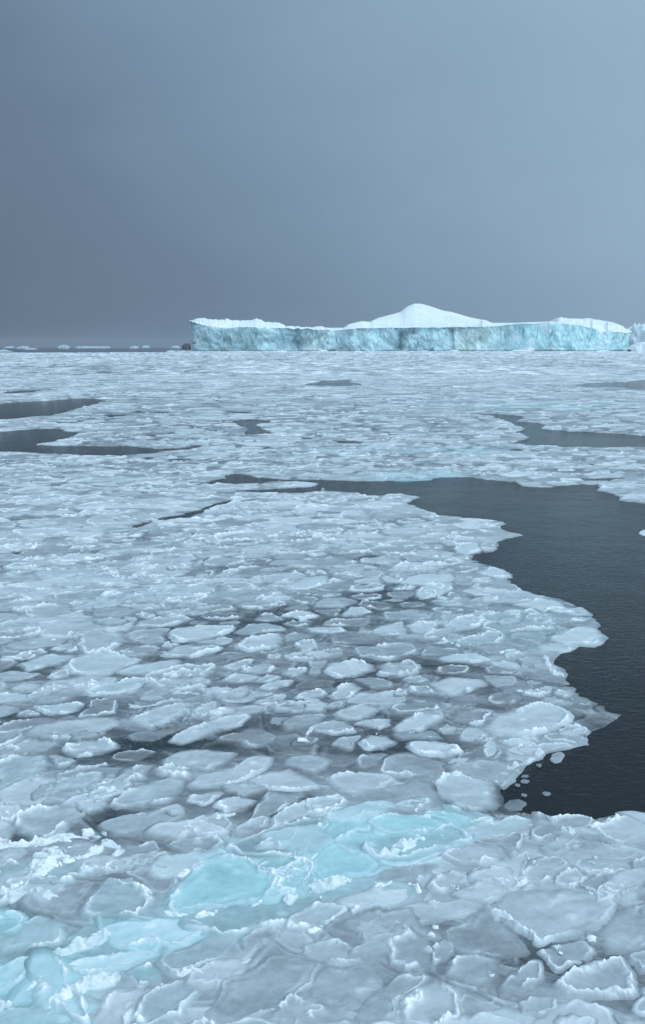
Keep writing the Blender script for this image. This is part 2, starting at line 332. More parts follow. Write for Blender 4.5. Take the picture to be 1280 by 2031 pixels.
# crop, points, plate tone, rim strength, turquoise, label
TR = [
 (A_, [(45,270),(60,225),(130,200),(230,185),(320,195),(345,225),(290,260),(215,325),(130,335),(60,315)], .52, 1.3, .05, 'grey ice floe with thick white crumbly rim at the left edge beside dark water'),
 (A_, [(665,520),(720,470),(800,410),(930,375),(1000,395),(1030,440),(1100,500),(1085,550),(900,620),(720,640),(670,600)], .60, 1.0, 1, 'largest smooth turquoise ice floe, glowing blue-green with snowy edges'),
 (B_, [(160,270),(230,240),(400,235),(500,260),(440,300),(330,320),(250,335),(190,300)], .62, .5, .95, 'turquoise floe with faint rim in the upper right of the blue band'),
 (A_, [(400,690),(470,665),(640,650),(800,665),(825,690),(740,775),(700,770),(620,760),(470,770),(430,740)], .74, .9, .8, 'thick pale blue slab with ragged lower edge below the largest turquoise floe'),
 (A_, [(235,860),(300,820),(500,790),(640,790),(560,840),(420,880),(290,885)], .76, .8, .7, 'long narrow pale blue slab under the thick ragged blue slab'),
 (A_, [(0,840),(100,800),(165,800),(160,850),(90,920),(0,950),(-80,900)], .68, .7, .8, 'blue floe cut by the left frame edge near the bottom'),
 (A_, [(0,710),(60,680),(150,645),(250,660),(275,700),(260,760),(150,790),(0,800),(-60,760)], .55, .6, .4, 'smooth grey-blue floe at the left edge above the blue one'),
 (A_, [(340,600),(430,490),(530,500),(610,540),(620,600),(560,650),(450,650),(320,640)], .52, .9, .3, 'grey floe carrying one small flat ice lump, left of the largest turquoise floe'),
 (A_, [(425,200),(500,140),(700,85),(740,100),(690,180),(560,210),(470,215)], .55, .7, .1, 'elongated floe with curled white left tip above the snowy ridge'),
 (A_, [(735,130),(770,90),(900,50),(1000,0),(1090,0),(1060,50),(930,115),(800,135)], .60, .9, .05, 'long diagonal floe with blunt white left end'),
 (A_, [(960,100),(1050,60),(1150,45),(1200,70),(1270,120),(1180,145),(1050,140)], .60, 1.1, .0, 'oval floe with a small raised ring in its middle'),
 (A_, [(845,210),(880,175),(960,165),(1020,190),(990,220),(900,232)], .58, .6, .0, 'small clean oval floe left of the dark gap'),
 (A_, [(660,350),(720,330),(870,310),(900,340),(850,375),(760,385)], .45, .6, .0, 'dull grey oval floe just above the largest turquoise floe'),
 ((0,0,1.), [(532,1632),(550,1617),(610,1590),(640,1578),(690,1587),(688,1600),(640,1622),(590,1630),(555,1645)], .58, .9, .1, 'wedge shaped floe with crumbly left tip above the blue band'),
 (A_, [(0,30),(60,0),(180,0),(200,40),(150,100),(60,100),(0,130),(-60,80)], .52, .8, .2, 'rounded floe cut by the left frame edge above the thick-rimmed grey floe'),
 (A_, [(610,830),(680,800),(860,710),(940,715),(925,780),(850,840),(700,890),(640,880)], .52, .8, .25, 'grey diagonal floe with raised lower right rim below the largest turquoise floe'),
 (A_, [(495,870),(540,850),(600,835),(640,880),(630,920),(550,925)], .5, 1.1, .6, 'small bowl shaped blue floe with a high white rim'),
 (A_, [(540,970),(600,930),(700,900),(800,900),(790,960),(720,1062),(560,1100),(500,1062)], .52, .8, .2, 'grey floe at the bottom edge whose raised rim runs down its right side'),
 (A_, [(0,1010),(100,1000),(350,960),(400,990),(340,1062),(200,1110),(0,1120),(-100,1060)], .56, .5, .55, 'wide flat bluish floe in the bottom left corner'),
 (A_, [(850,920),(1000,840),(1080,790),(1200,820),(1280,830),(1260,900),(1180,990),(1100,1050),(960,1080),(800,1062)], .46, .4, .0, 'widest dull grey floe at the bottom, its surface streaked and nearly rimless'),
 (A_, [(940,740),(1000,690),(1090,670),(1130,700),(1060,760),(970,780)], .45, .5, .05, 'small faint grey floe right of the blue slabs'),
 (B_, [(1060,270),(1100,250),(1200,225),(1280,250),(1330,290),(1260,330),(1180,350),(1100,320)], .62, 1.1, .0, 'pale floe with thick snowy back rim at the shore of the dark water, right edge'),
 (B_, [(850,370),(880,335),(960,290),(1010,290),(980,370),(920,395)], .54, 1.0, .0, 'narrow upright-looking floe with lumpy right rim near the dark water'),
 (B_, [(470,410),(500,375),(620,360),(690,370),(725,410),(640,440),(540,445)], .56, 1.1, .0, 'neat oval floe with an even white rim right of the blue band'),
 (B_, [(400,520),(430,480),(510,460),(575,480),(570,520),(480,550),(420,545)], .52, .9, .0, 'rounded grey floe directly below the neat oval floe'),
 (B_, [(270,625),(300,590),(420,570),(600,570),(640,590),(560,640),(400,665),(300,655)], .55, .5, .0, 'wide low floe with scalloped left edge left of the biggest floe'),
 (B_, [(800,430),(850,405),(950,402),(985,430),(920,490),(850,520),(760,515)], .54, .9, .0, 'rounded floe with thin rim above the biggest floe'),
 (B_, [(990,440),(1030,410),(1110,412),(1160,430),(1130,475),(1050,485)], .54, .8, .0, 'small rounded floe above the right end of the biggest floe'),
 (B_, [(665,585),(740,545),(920,535),(1080,560),(1170,590),(1130,650),(1000,720),(880,765),(800,700),(730,640)], .55, 1.0, .03, 'biggest smooth grey floe, shield shaped with lumpy white lower left rim'),
 (B_, [(480,690),(560,650),(640,605),(720,665),(800,740),(820,780),(700,800),(560,790),(480,760)], .42, .4, .0, 'dull grey floe tucked under the left side of the biggest floe'),
 (B_, [(1090,700),(1170,620),(1280,600),(1400,640),(1380,740),(1250,760),(1120,770)], .5, .9, .0, 'floe cut by the right frame edge beside the biggest floe'),
 (B_, [(915,920),(1000,860),(1080,810),(1170,790),(1225,850),(1230,950),(1100,975),(990,980)], .5, 1.5, .0, 'triangular floe with broad snowy rim in the lower right corner'),
 (B_, [(240,740),(330,700),(400,710),(440,800),(420,840),(330,855),(270,830)], .48, 1.2, .0, 'bowl shaped floe with ragged white rim below the low scalloped floe'),
 (B_, [(430,835),(425,760),(480,720),(535,750),(490,820)], .5, 1.1, .0, 'small tilted floe leaning on the right of the ragged bowl shaped floe'),
 (B_, [(480,850),(520,790),(590,770),(690,800),(690,890),(640,960),(560,920),(470,880)], .5, .9, .0, 'purplish grey floe with a peaked back rim at the bottom'),
 (B_, [(310,980),(370,920),(440,890),(530,930),(560,1000),(540,1062),(430,1110),(320,1080)], .56, 1.5, .0, 'floe with thick crusted rim cut by the bottom edge'),
 (B_, [(690,920),(740,870),(830,800),(870,810),(870,890),(800,930),(720,980),(690,960)], .5, 1.1, .0, 'narrow diagonal floe with peaked top between the purplish and the triangular floe'),
 (B_, [(130,1040),(200,950),(300,870),(430,870),(400,910),(320,960),(290,1062),(150,1090)], .48, .6, .0, 'long grey floe slanting down to the bottom edge'),
 (B_, [(-90,760),(0,740),(60,730),(160,790),(160,820),(60,835),(-60,825)], .5, .7, .0, 'pale scaly floe left of the ragged bowl shaped floe'),
 (B_, [(0,850),(180,850),(240,900),(150,1000),(50,1040),(-60,1000),(-40,900)], .48, .5, .0, 'rounded grey floe with ripple marks above the bottom edge'),
 (B_, [(760,1000),(830,960),(930,970),(930,1020),(860,1050),(780,1045)], .52, .9, .0, 'small ringed floe left of and below the triangular floe'),
 ((0,0,1.), [(560,1830),(600,1800),(640,1787),(695,1800),(670,1830),(620,1850),(575,1845)], .57, .6, .1, 'pale flat floe just below the blue band'),
 (B_, [(205,490),(250,455),(380,430),(480,435),(410,475),(380,510),(280,510)], .5, .6, .1, 'half hidden floe behind a snowy clump below the blue band'),
 (B_, [(1215,420),(1260,395),(1330,400),(1340,460),(1220,460)], .5, .9, .0, 'floe on the right frame edge above the cut floe'),
 (B_, [(10,80),(60,60),(200,60),(290,80),(240,130),(120,160),(30,120)], .58, .7, .05, 'flat floe with sharp right tip left of the dark notch'),
 (B_, [(400,130),(450,75),(530,60),(680,95),(690,140),(680,190),(600,205),(470,160)], .56, 1.0, .05, 'tilted floe with snowy back edge at the corner of the dark water'),
 (B_, [(550,290),(600,260),(730,220),(830,240),(820,270),(700,320),(620,325)], .6, .8, .3, 'flat pale floe pointing at the inner corner of the dark water'),
 (B_, [(600,345),(780,290),(810,320),(770,375),(720,385),(690,360),(600,352)], .42, .5, .0, 'dull floe with a sharp curved right rim above the neat oval floe'),
 (B_, [(-70,190),(0,155),(60,155),(105,180),(90,220),(0,265),(-60,260)], .55, .8, .3, 'rounded floe with a full rim at the top of the blue band'),
 (B_, [(0,360),(80,350),(150,380),(220,420),(200,480),(100,490),(0,500),(-60,450)], .64, .4, 1, 'second turquoise floe, right of the largest one'),
 (B_, [(0,310),(30,280),(110,265),(150,300),(110,340),(30,350)], .60, .7, .9, 'small round turquoise floe carrying a white lump'),
 (C_, [(360,1165),(420,1110),(560,1060),(700,1020),(830,1045),(890,1080),(840,1130),(720,1190),(560,1215),(400,1225)], .62, 1.4, .05, 'large oval floe with thick double rim beside the grey spit'),
 (C_, [(445,1245),(520,1225),(620,1230),(660,1260),(560,1280),(480,1265)], .66, .6, .1, 'small pale floe just below the large double-rimmed floe'),
 (C_, [(-105,1300),(-60,1265),(60,1255),(180,1275),(230,1310),(120,1345),(0,1345)], .62, 1.1, .0, 'clean oval floe with even rim left below the large double-rimmed floe'),
 (C_, [(10,930),(180,890),(330,905),(370,930),(250,975),(150,1000)], .62, .8, .0, 'flat triangular floe right of the grey slush field'),
 (C_, [(60,790),(160,765),(300,745),(400,790),(280,805),(120,810)], .62, .7, .1, 'thin spindle shaped floe near the middle right'),
 (C_, [(110,590),(160,555),(280,530),(340,565),(320,590),(180,620)], .60, .9, .1, 'oval floe with fine rim at the right middle'),
 (C_, [(700,660),(800,610),(900,580),(1000,590),(1045,640),(980,680),(820,680)], .66, .9, .15, 'round-nosed floe that juts farthest into the dark water'),
 (C_, [(520,460),(650,420),(780,430),(830,470),(700,500)], .64, .7, .15, 'flat floe on the shore behind the round-nosed floe'),
 (C_, [(0,350),(80,330),(180,340),(170,370),(80,420),(0,400)], .62, .8, .1, 'small bright floe with curled right end, upper right'),
 (C_, [(310,270),(380,240),(460,250),(500,290),(400,300)], .66, .7, .15, 'small pale floe in a point of the shore, upper right'),
 (C_, [(170,140),(220,110),(320,105),(330,140),(250,165),(190,160)], .64, .9, .1, 'round floe just left of the upper shore bay'),
 (C_, [(80,1190),(130,1155),(190,1170),(180,1210),(100,1215)], .58, .7, .0, 'small round floe left of the large double-rimmed floe'),
 (D_, [(265,650),(300,610),(400,580),(520,600),(560,620),(500,660),(400,700),(290,680)], .62, 1.1, .1, 'big oval floe with high near rim at the left'),
 (D_, [(300,560),(320,520),(420,500),(500,520),(515,545),(440,580),(340,600)], .54, 1.2, .05, 'grey floe with snowy back rim behind the big left oval floe'),
 (D_, [(450,680),(540,640),(700,615),(720,630),(640,670),(520,690)], .60, .8, .1, 'long floe right of the big left oval floe'),
 (D_, [(655,520),(700,495),(830,485),(950,490),(900,520),(780,550),(680,550)], .62, 1.0, .05, 'long floe with sharp right tip in the middle left'),
 (D_, [(65,370),(120,340),(240,325),(240,345),(170,375),(90,378)], .62, .9, .05, 'leaf shaped floe at the far left'),
 (D_, [(725,710),(770,690),(840,695),(840,720),(770,735)], .54, .5, .0, 'small dim oval floe in the slush field'),
 (D_, [(325,750),(400,725),(560,700),(610,705),(600,730),(480,760),(340,768)], .60, .8, .1, 'long bright floe below the big left oval floe'),
 (D_, [(510,860),(600,815),(740,800),(730,840),(600,890),(560,880)], .58, .9, .05, 'diagonal floe with raised near rim in the left middle'),
 (D_, [(760,840),(800,800),(870,790),(860,830),(800,855)], .58, .6, .0, 'small plain floe right of the diagonal floe'),
 (D_, [(665,940),(740,900),(850,860),(985,845),(960,890),(850,920),(700,960)], .60, .8, .05, 'long tongue shaped floe with blunt right end'),
 (D_, [(250,975),(330,940),(430,935),(480,970),(400,1000),(280,1010)], .55, 1.1, .05, 'oval floe lying in the darkest slush at left'),
 (D_, [(60,650),(180,600),(310,600),(250,640),(120,670)], .60, .7, .1, 'faint floe left of the big left oval floe'),
 (D_, [(110,810),(250,790),(330,790),(320,820),(200,840)], .60, .7, .1, 'pale flat floe in the left lower middle'),
 (D_, [(-60,770),(0,755),(80,750),(160,765),(80,790),(-60,795)], .62, .8, .1, 'spindle floe cut by the left edge'),
 (E_, [(160,470),(210,430),(400,405),(415,430),(400,480),(250,492)], .60, 1.0, .0, 'half-moon floe with raised right rim in the middle'),
 (D_, [(1165,565),(1190,545),(1250,545),(1260,575),(1200,590)], .58, 1.0, .0, 'small ring shaped floe right of the half-moon floe'),
 (D_, [(880,650),(930,625),(1010,615),(1000,640),(930,665)], .54, .6, .0, 'small floe below the half-moon floe'),
 (D_, [(530,440),(580,430),(620,445),(580,460)], .56, .7, .0, 'tiny oval floe in the upper left slush'),
 (D_, [(880,700),(940,670),(1040,680),(1000,705),(920,715)], .58, .7, .0, 'blunt floe in the left part of the slush field'),
 (E_, [(620,600),(660,555),(770,545),(880,570),(885,600),(790,625),(690,630)], .66, 1.1, .0, 'brightest isolated floe with a crisp rim in the middle of the dark slush field'),
 (E_, [(640,720),(690,670),(770,660),(820,680),(760,730),(680,745)], .58, 1.0, .0, 'rounded floe just below the brightest isolated floe'),
 (E_, [(515,375),(600,362),(710,365),(730,385),(640,402),(550,395)], .62, .9, .0, 'slim lens shaped floe in the middle'),
 (E_, [(1040,360),(1100,345),(1180,345),(1205,375),(1130,405),(1060,395)], .60, 1.2, .05, 'rounded floe with broad bright rim, right of centre'),
 (E_, [(855,395),(900,360),(1030,340),(1040,370),(1030,405),(920,410)], .60, .8, .05, 'smooth floe left of the broad bright-rimmed floe'),
 (E_, [(400,310),(450,290),(540,288),(600,310),(520,328)], .62, .8, .0, 'slim floe above the half-moon floe'),
 (E_, [(970,890),(1010,840),(1120,800),(1240,805),(1210,850),(1120,900),(1000,915)], .62, 1.0, .0, 'egg shaped floe above the clean oval floe'),
 (E_, [(760,880),(820,850),(960,840),(955,880),(900,900)], .6, .6, .0, 'flat floe touching the left of the egg shaped floe'),
 (E_, [(420,160),(520,120),(640,110),(650,150),(560,175),(460,180)], .62, .9, .1, 'oval floe with white right end, upper middle'),
 (E_, [(990,155),(1080,110),(1200,95),(1280,100),(1270,140),(1120,160)], .66, .7, .1, 'long smooth floe in the upper right middle'),
 (E_, [(1075,210),(1130,160),(1210,145),(1240,160),(1180,210),(1110,225)], .62, 1.0, .05, 'slanting leaf floe under the long smooth floe'),
 (E_, [(700,310),(760,270),(830,275),(860,300),(780,318)], .62, .7, .0, 'wedge floe above the smooth floe'),
 (E_, [(800,970),(850,930),(940,935),(985,970),(920,1000),(840,1000)], .60, 1.0, .0, 'round floe carrying small white lumps, left of the clean oval floe'),
 (E_, [(290,690),(330,650),(390,635),(470,635),(430,670),(340,700)], .60, .9, .0, 'small floe with a curl at its upper edge in the slush field'),
 (E_, [(400,610),(450,580),(540,580),(530,600),(450,628)], .56, .7, .0, 'faint floe between the half-moon and brightest isolated floes'),
 (E_, [(310,745),(360,728),(435,725),(410,750),(340,757)], .58, .9, .0, 'small crescent rimmed floe low in the slush field'),
 (E_, [(470,740),(520,690),(600,680),(635,705),(615,735),(540,745)], .58, .7, .0, 'floe touching the left of the rounded floe in the slush field'),
 (E_, [(680,820),(760,775),(830,760),(900,790),(850,840),(740,860)], .58, .7, .0, 'plain peaked floe below the slush field'),
]
# short names of landmark floes that other labels refer to (index into TR)
NICK = {0:'the thick-rimmed grey floe at left',1:'the largest turquoise floe',3:'the ragged blue slab',8:'the floe with curled left tip',11:'the clean small oval floe',17:'the bottom floe with raised right rim',18:'the bottom left corner floe',
        19:'the widest dull bottom floe',21:'the snowy-backed shore floe',23:'the neat even-rimmed oval floe',28:'the biggest shield-shaped floe',31:'the triangular floe',32:'the ragged bowl-shaped floe',45:'the tilted corner floe',
        51:'the double-rimmed floe',53:'the clean oval floe',57:'the floe jutting into dark water',63:'the big left oval floe',66:'the long sharp-tipped floe',67:'the leaf shaped left floe',72:'the tongue shaped floe',73:'the floe in darkest slush',
        77:'the half-moon floe',82:'the brightest isolated floe',84:'the slim lens shaped floe',85:'the broad bright-rimmed floe',90:'the upper white-ended oval floe',91:'the long smooth floe',56:'the fine-rimmed right floe',61:'the round floe by the bay'}

NT_FULL = 240
def trace_radius(P, nt):
    """radius of a traced outline around its centre for nt directions"""
    a = .5 * (P[:, 0] * np.roll(P[:, 1], -1) - np.roll(P[:, 0], -1) * P[:, 1]); A = a.sum()
    cx = ((P[:, 0] + np.roll(P[:, 0], -1)) * 2 * a).sum() / (6 * A); cy = ((P[:, 1] + np.roll(P[:, 1], -1)) * 2 * a).sum() / (6 * A)
    th = np.linspace(0, 2 * PI, nt, endpoint=False); r = np.full(nt, .05); c, s = np.cos(th), np.sin(th)
    for i in range(len(P)):
        ax, ay = P[i] - (cx, cy); bx, by = P[(i + 1) % len(P)] - (cx, cy)
        ex, ey = bx - ax, by - ay; den = c * ey - s * ex
        den = np.where(abs(den) < 1e-9, 1e-9, den)
        t = (ax * ey - ay * ex) / den; w = (ax * s - ay * c) / den
        r = np.where((t > 0) & (w >= -1e-6) & (w <= 1 + 1e-6), np.maximum(r, t), r)
    k = np.exp(-np.linspace(-2, 2, 9) ** 2); k /= k.sum()
    for _ in range(2): r = sum(k[j] * np.roll(r, j - 4) for j in range(9))
    return cx, cy, r, abs(A)

pans = []
for i, (cr, pts, tn, rim, bl, lab) in enumerate(TR):
    a = np.array(pts, float); x, y = ground(cr[0] + a[:, 0] / cr[2], cr[1] + a[:, 1] / cr[2], .1)
    P = np.stack([x, y], 1); cx, cy, r, A = trace_radius(P, NT_FULL)
    pans.append(dict(c=(cx, cy), r=r, A=A, tone=tn, rim=rim, blue=bl, label=lab, traced=i, P=P, lift=.006))
TP = [p['P'] for p in pans]
for p in pans: p['blue'] = max(p['blue'], .6 * float(tone_of(np.array([p['c'][0]]), np.array([p['c'][1]]))[1][0]))

# ------------------------------------------------------------------ the other floes: packed between the traced ones
AN = 1.7; CA, SA = math.cos(.24), math.sin(.24)
def warp(x, y): return (x * CA + y * SA) / AN, (-x * SA + y * CA)
def spacing(x, y):
    d = np.hypot(x, y)
    s = np.interp(d, [6, 10, 16, 24, 40, 80, 160, 260], [.58, .66, .68, .70, .78, 1.05, 1.8, 2.8])
    return s * (1 + .32 * vn(x * .35 / (1 + d * .01), y * .35 / (1 + d * .01), 81))
N = 125000
d = np.exp(rng.uniform(math.log(5.0), math.log(230), N)); az = rng.uniform(-.86, .86, N)
cx, cy = np.tan(az) * d, d
sdc = interp(SD, cx, cy); sdt = sdist(cx, cy, TP)
sp = spacing(cx, cy)
px, py = pix(cx, cy)
sdc0 = sdc
apron = ((px - 1185) / 62) ** 2 + ((py - 1427) / 36) ** 2 < 1
good = (sdc > rng.uniform(.12, .6, N) * sp) & (sdt > .26 * sp) & (px > np.where(cy < 18, -700, -260)) & (px < np.where(cy < 18, 2000, 1540)) & ~apron
cx, cy, sp, sdc = cx[good], cy[good], sp[good], sdc[good]
# biggest floes first so that small ones fill the gaps
wx, wy = warp(cx, cy); rr = sp * rng.choice([1.25, 1., .8, .6], len(sp), p=[.15, .3, .3, .25])
order = np.argsort(-rr / sp, kind='stable')
cx, cy, wx, wy, rr, sdc = cx[order], cy[order], wx[order], wy[order], rr[order], sdc[order]
cell = {}; acc = []
for i in range(len(cx)):
    g = 2.2 if cy[i] < 40 else 7.; L = 0 if cy[i] < 40 else 1
    hit = False
    for LL, gg in ((0, 2.2), (1, 7.)):
        kx, ky = int(wx[i] // gg), int(wy[i] // gg)
        for a in (-1, 0, 1):
            for b in (-1, 0, 1):
                for j in cell.get((LL, kx + a, ky + b), ()):
                    if (wx[i] - wx[j]) ** 2 + (wy[i] - wy[j]) ** 2 < (.5 * (rr[i] + rr[j])) ** 2: hit = True; break
                if hit: break
            if hit: break
        if hit: break
    if not hit:
        acc.append(i); cell.setdefault((L, int(wx[i] // g), int(wy[i] // g)), []).append(i)
cx, cy, wx, wy, rr, sdc = cx[acc], cy[acc], wx[acc], wy[acc], rr[acc], sdc[acc]
print('packed floes', len(cx))
# outline points of the traced floes, in packing space
tw = [np.stack(warp(p['c'][0] + p['r'] * np.cos(np.linspace(0, 2 * PI, NT_FULL, endpoint=False)), p['c'][1] + p['r'] * np.sin(np.linspace(0, 2 * PI, NT_FULL, endpoint=False))), 1)[::3] for p in pans]
tcen = np.array([warp(*p['c']) for p in pans]); trad = np.array([math.sqrt(p['A']) for p in pans])
th_w = np.linspace(0, 2 * PI, 120, endpoint=False)
tn_c, bl_c = tone_of(cx, cy)
for i in range(len(cx)):
    s = rr[i]; dx = wx - wx[i]; dy = wy - wy[i]; dd = np.hypot(dx, dy)
    nb = np.where((dd > 0) & (dd < 3.4 * s + .6))[0]
    lim = [np.full(120, s * .82)]
    wgt = rr[i] / (rr[i] + rr[nb]); ang = np.arctan2(dy[nb], dx[nb])
    for w_, a_, q_ in zip(wgt, ang, dd[nb]):
        c = np.cos(th_w - a_); lim.append(np.where(c > .08, q_ * w_ / np.maximum(c, .08), 1e3))
    if cy[i] < 45:
        for k in np.where(np.hypot(tcen[:, 0] - wx[i], tcen[:, 1] - wy[i]) < 1.2 * trad + 2 * s + 1.)[0]:
            e = tw[k] - (wx[i], wy[i]); q_ = np.hypot(e[:, 0], e[:, 1]); m = q_.argmin(); a_ = math.atan2(e[m, 1], e[m, 0])
            c = np.cos(th_w - a_); lim.append(np.where(c > .08, q_[m] * .96 / np.maximum(c, .08), 1e3))
    lim = np.array(lim); r = (np.maximum(lim, .03) ** -9.).sum(0) ** (-1 / 9.)
    open_ = sst(.43 - tn_c[i], .0, .16)            # loose slush: floes smaller and apart
    r = r * (1.08 - .13 * sst(cy[i], 28, 50) - .42 * open_ * random.uniform(.5, 1.2)) * (1 if random.random() > .25 else random.uniform(1.1, 1.3))
    # back to the ground plane, resampled over equal angles
    uw, vw = r * np.cos(th_w) * AN, r * np.sin(th_w)
    X, Y = uw * CA - vw * SA, uw * SA + vw * CA
    an = np.unwrap(np.arctan2(Y, X)); rad_ = np.hypot(X, Y)
    th = np.linspace(0, 2 * PI, NT_FULL, endpoint=False)
    r = np.interp(th, np.concatenate([an - 2 * PI, an, an + 2 * PI]), np.tile(rad_, 3))
    A = .5 * (r ** 2).sum() * 2 * PI / NT_FULL
    if sdc[i] < 1.8 * s:      # keep the open water open
        fr = np.linspace(.1, 1.0, 10)[:, None]; xx = cx[i] + fr * (r * np.cos(th))[None]; yy = cy[i] + fr * (r * np.sin(th))[None]
        wet = interp(SD, xx, yy) < -.05 * s; first = np.where(wet.any(0), wet.argmax(0), 10); r = r * np.maximum(first / 10., .12)
        kr = np.hanning(13)[1:-1]; kr /= kr.sum(); r = sum(kr[j] * np.roll(r, j - 5) for j in range(11))
        A = .5 * (r ** 2).sum() * 2 * PI / NT_FULL
    t0 = .49 + .05 * sst(cy[i], 14, 45) + (.11 + .06 * (cy[i] > 35)) * random.uniform(-1, 1) + .40 * (tn_c[i] - .45)
    pans.append(dict(c=(cx[i], cy[i]), r=r, A=A, tone=t0, rim=random.choice([.25, .45, .6, .8, 1.0, 1.2]), blue=float(np.clip(bl_c[i] + random.uniform(-.12, .08), 0, 1)), label=None, traced=-1, lift=random.uniform(-.012, .016)))

# thinner pieces rafted on top of their neighbours, so that the floes overlap
N = 6500
d = np.exp(rng.uniform(math.log(6.), math.log(75), N)); az = rng.uniform(-.5, .5, N); ex_, ey_ = np.tan(az) * d, d
sde = interp(SD, ex_, ey_); sdt = sdist(ex_, ey_, TP); tn_e, bl_e = tone_of(ex_, ey_); spe = spacing(ex_, ey_); pe = pix(ex_, ey_)
keep_p = np.clip(d / 60, .12, .8)
ok = (sde > .5 * spe) & (sdt > .12) & (pe[0] > -200) & (pe[0] < 1480) & (rng.uniform(0, 1, N) < keep_p * sst(tn_e, .2, .42))
for i in np.where(ok)[0]:
    th = np.linspace(0, 2 * PI, NT_FULL, endpoint=False); a0 = random.gauss(.28, .35); k = spe[i] * random.uniform(.20, .42); el = random.uniform(1.3, 2.6)
    q1 = k / ((np.abs(np.cos(th - a0)) / el) ** 1.5 + np.abs(np.sin(th - a0)) ** 1.5) ** (1 / 1.5); s_ = random.uniform(0, 99)
    r = q1 * (1 + .28 * vn(np.cos(th) * 1.5 + s_, np.sin(th) * 1.5, 221) + .12 * vn(np.cos(th) * 4 + s_, np.sin(th) * 4, 222))
    A = .5 * (r ** 2).sum() * 2 * PI / NT_FULL
    pans.append(dict(c=(ex_[i], ey_[i]), r=r, A=A, tone=.54 + random.uniform(-.08, .12) + .3 * (tn_e[i] - .45), rim=random.choice([.2, .5, .9, 1.3]), blue=float(bl_e[i]), label=None, traced=-2, lift=random.uniform(.018, .034)))
print('all floes', len(pans))

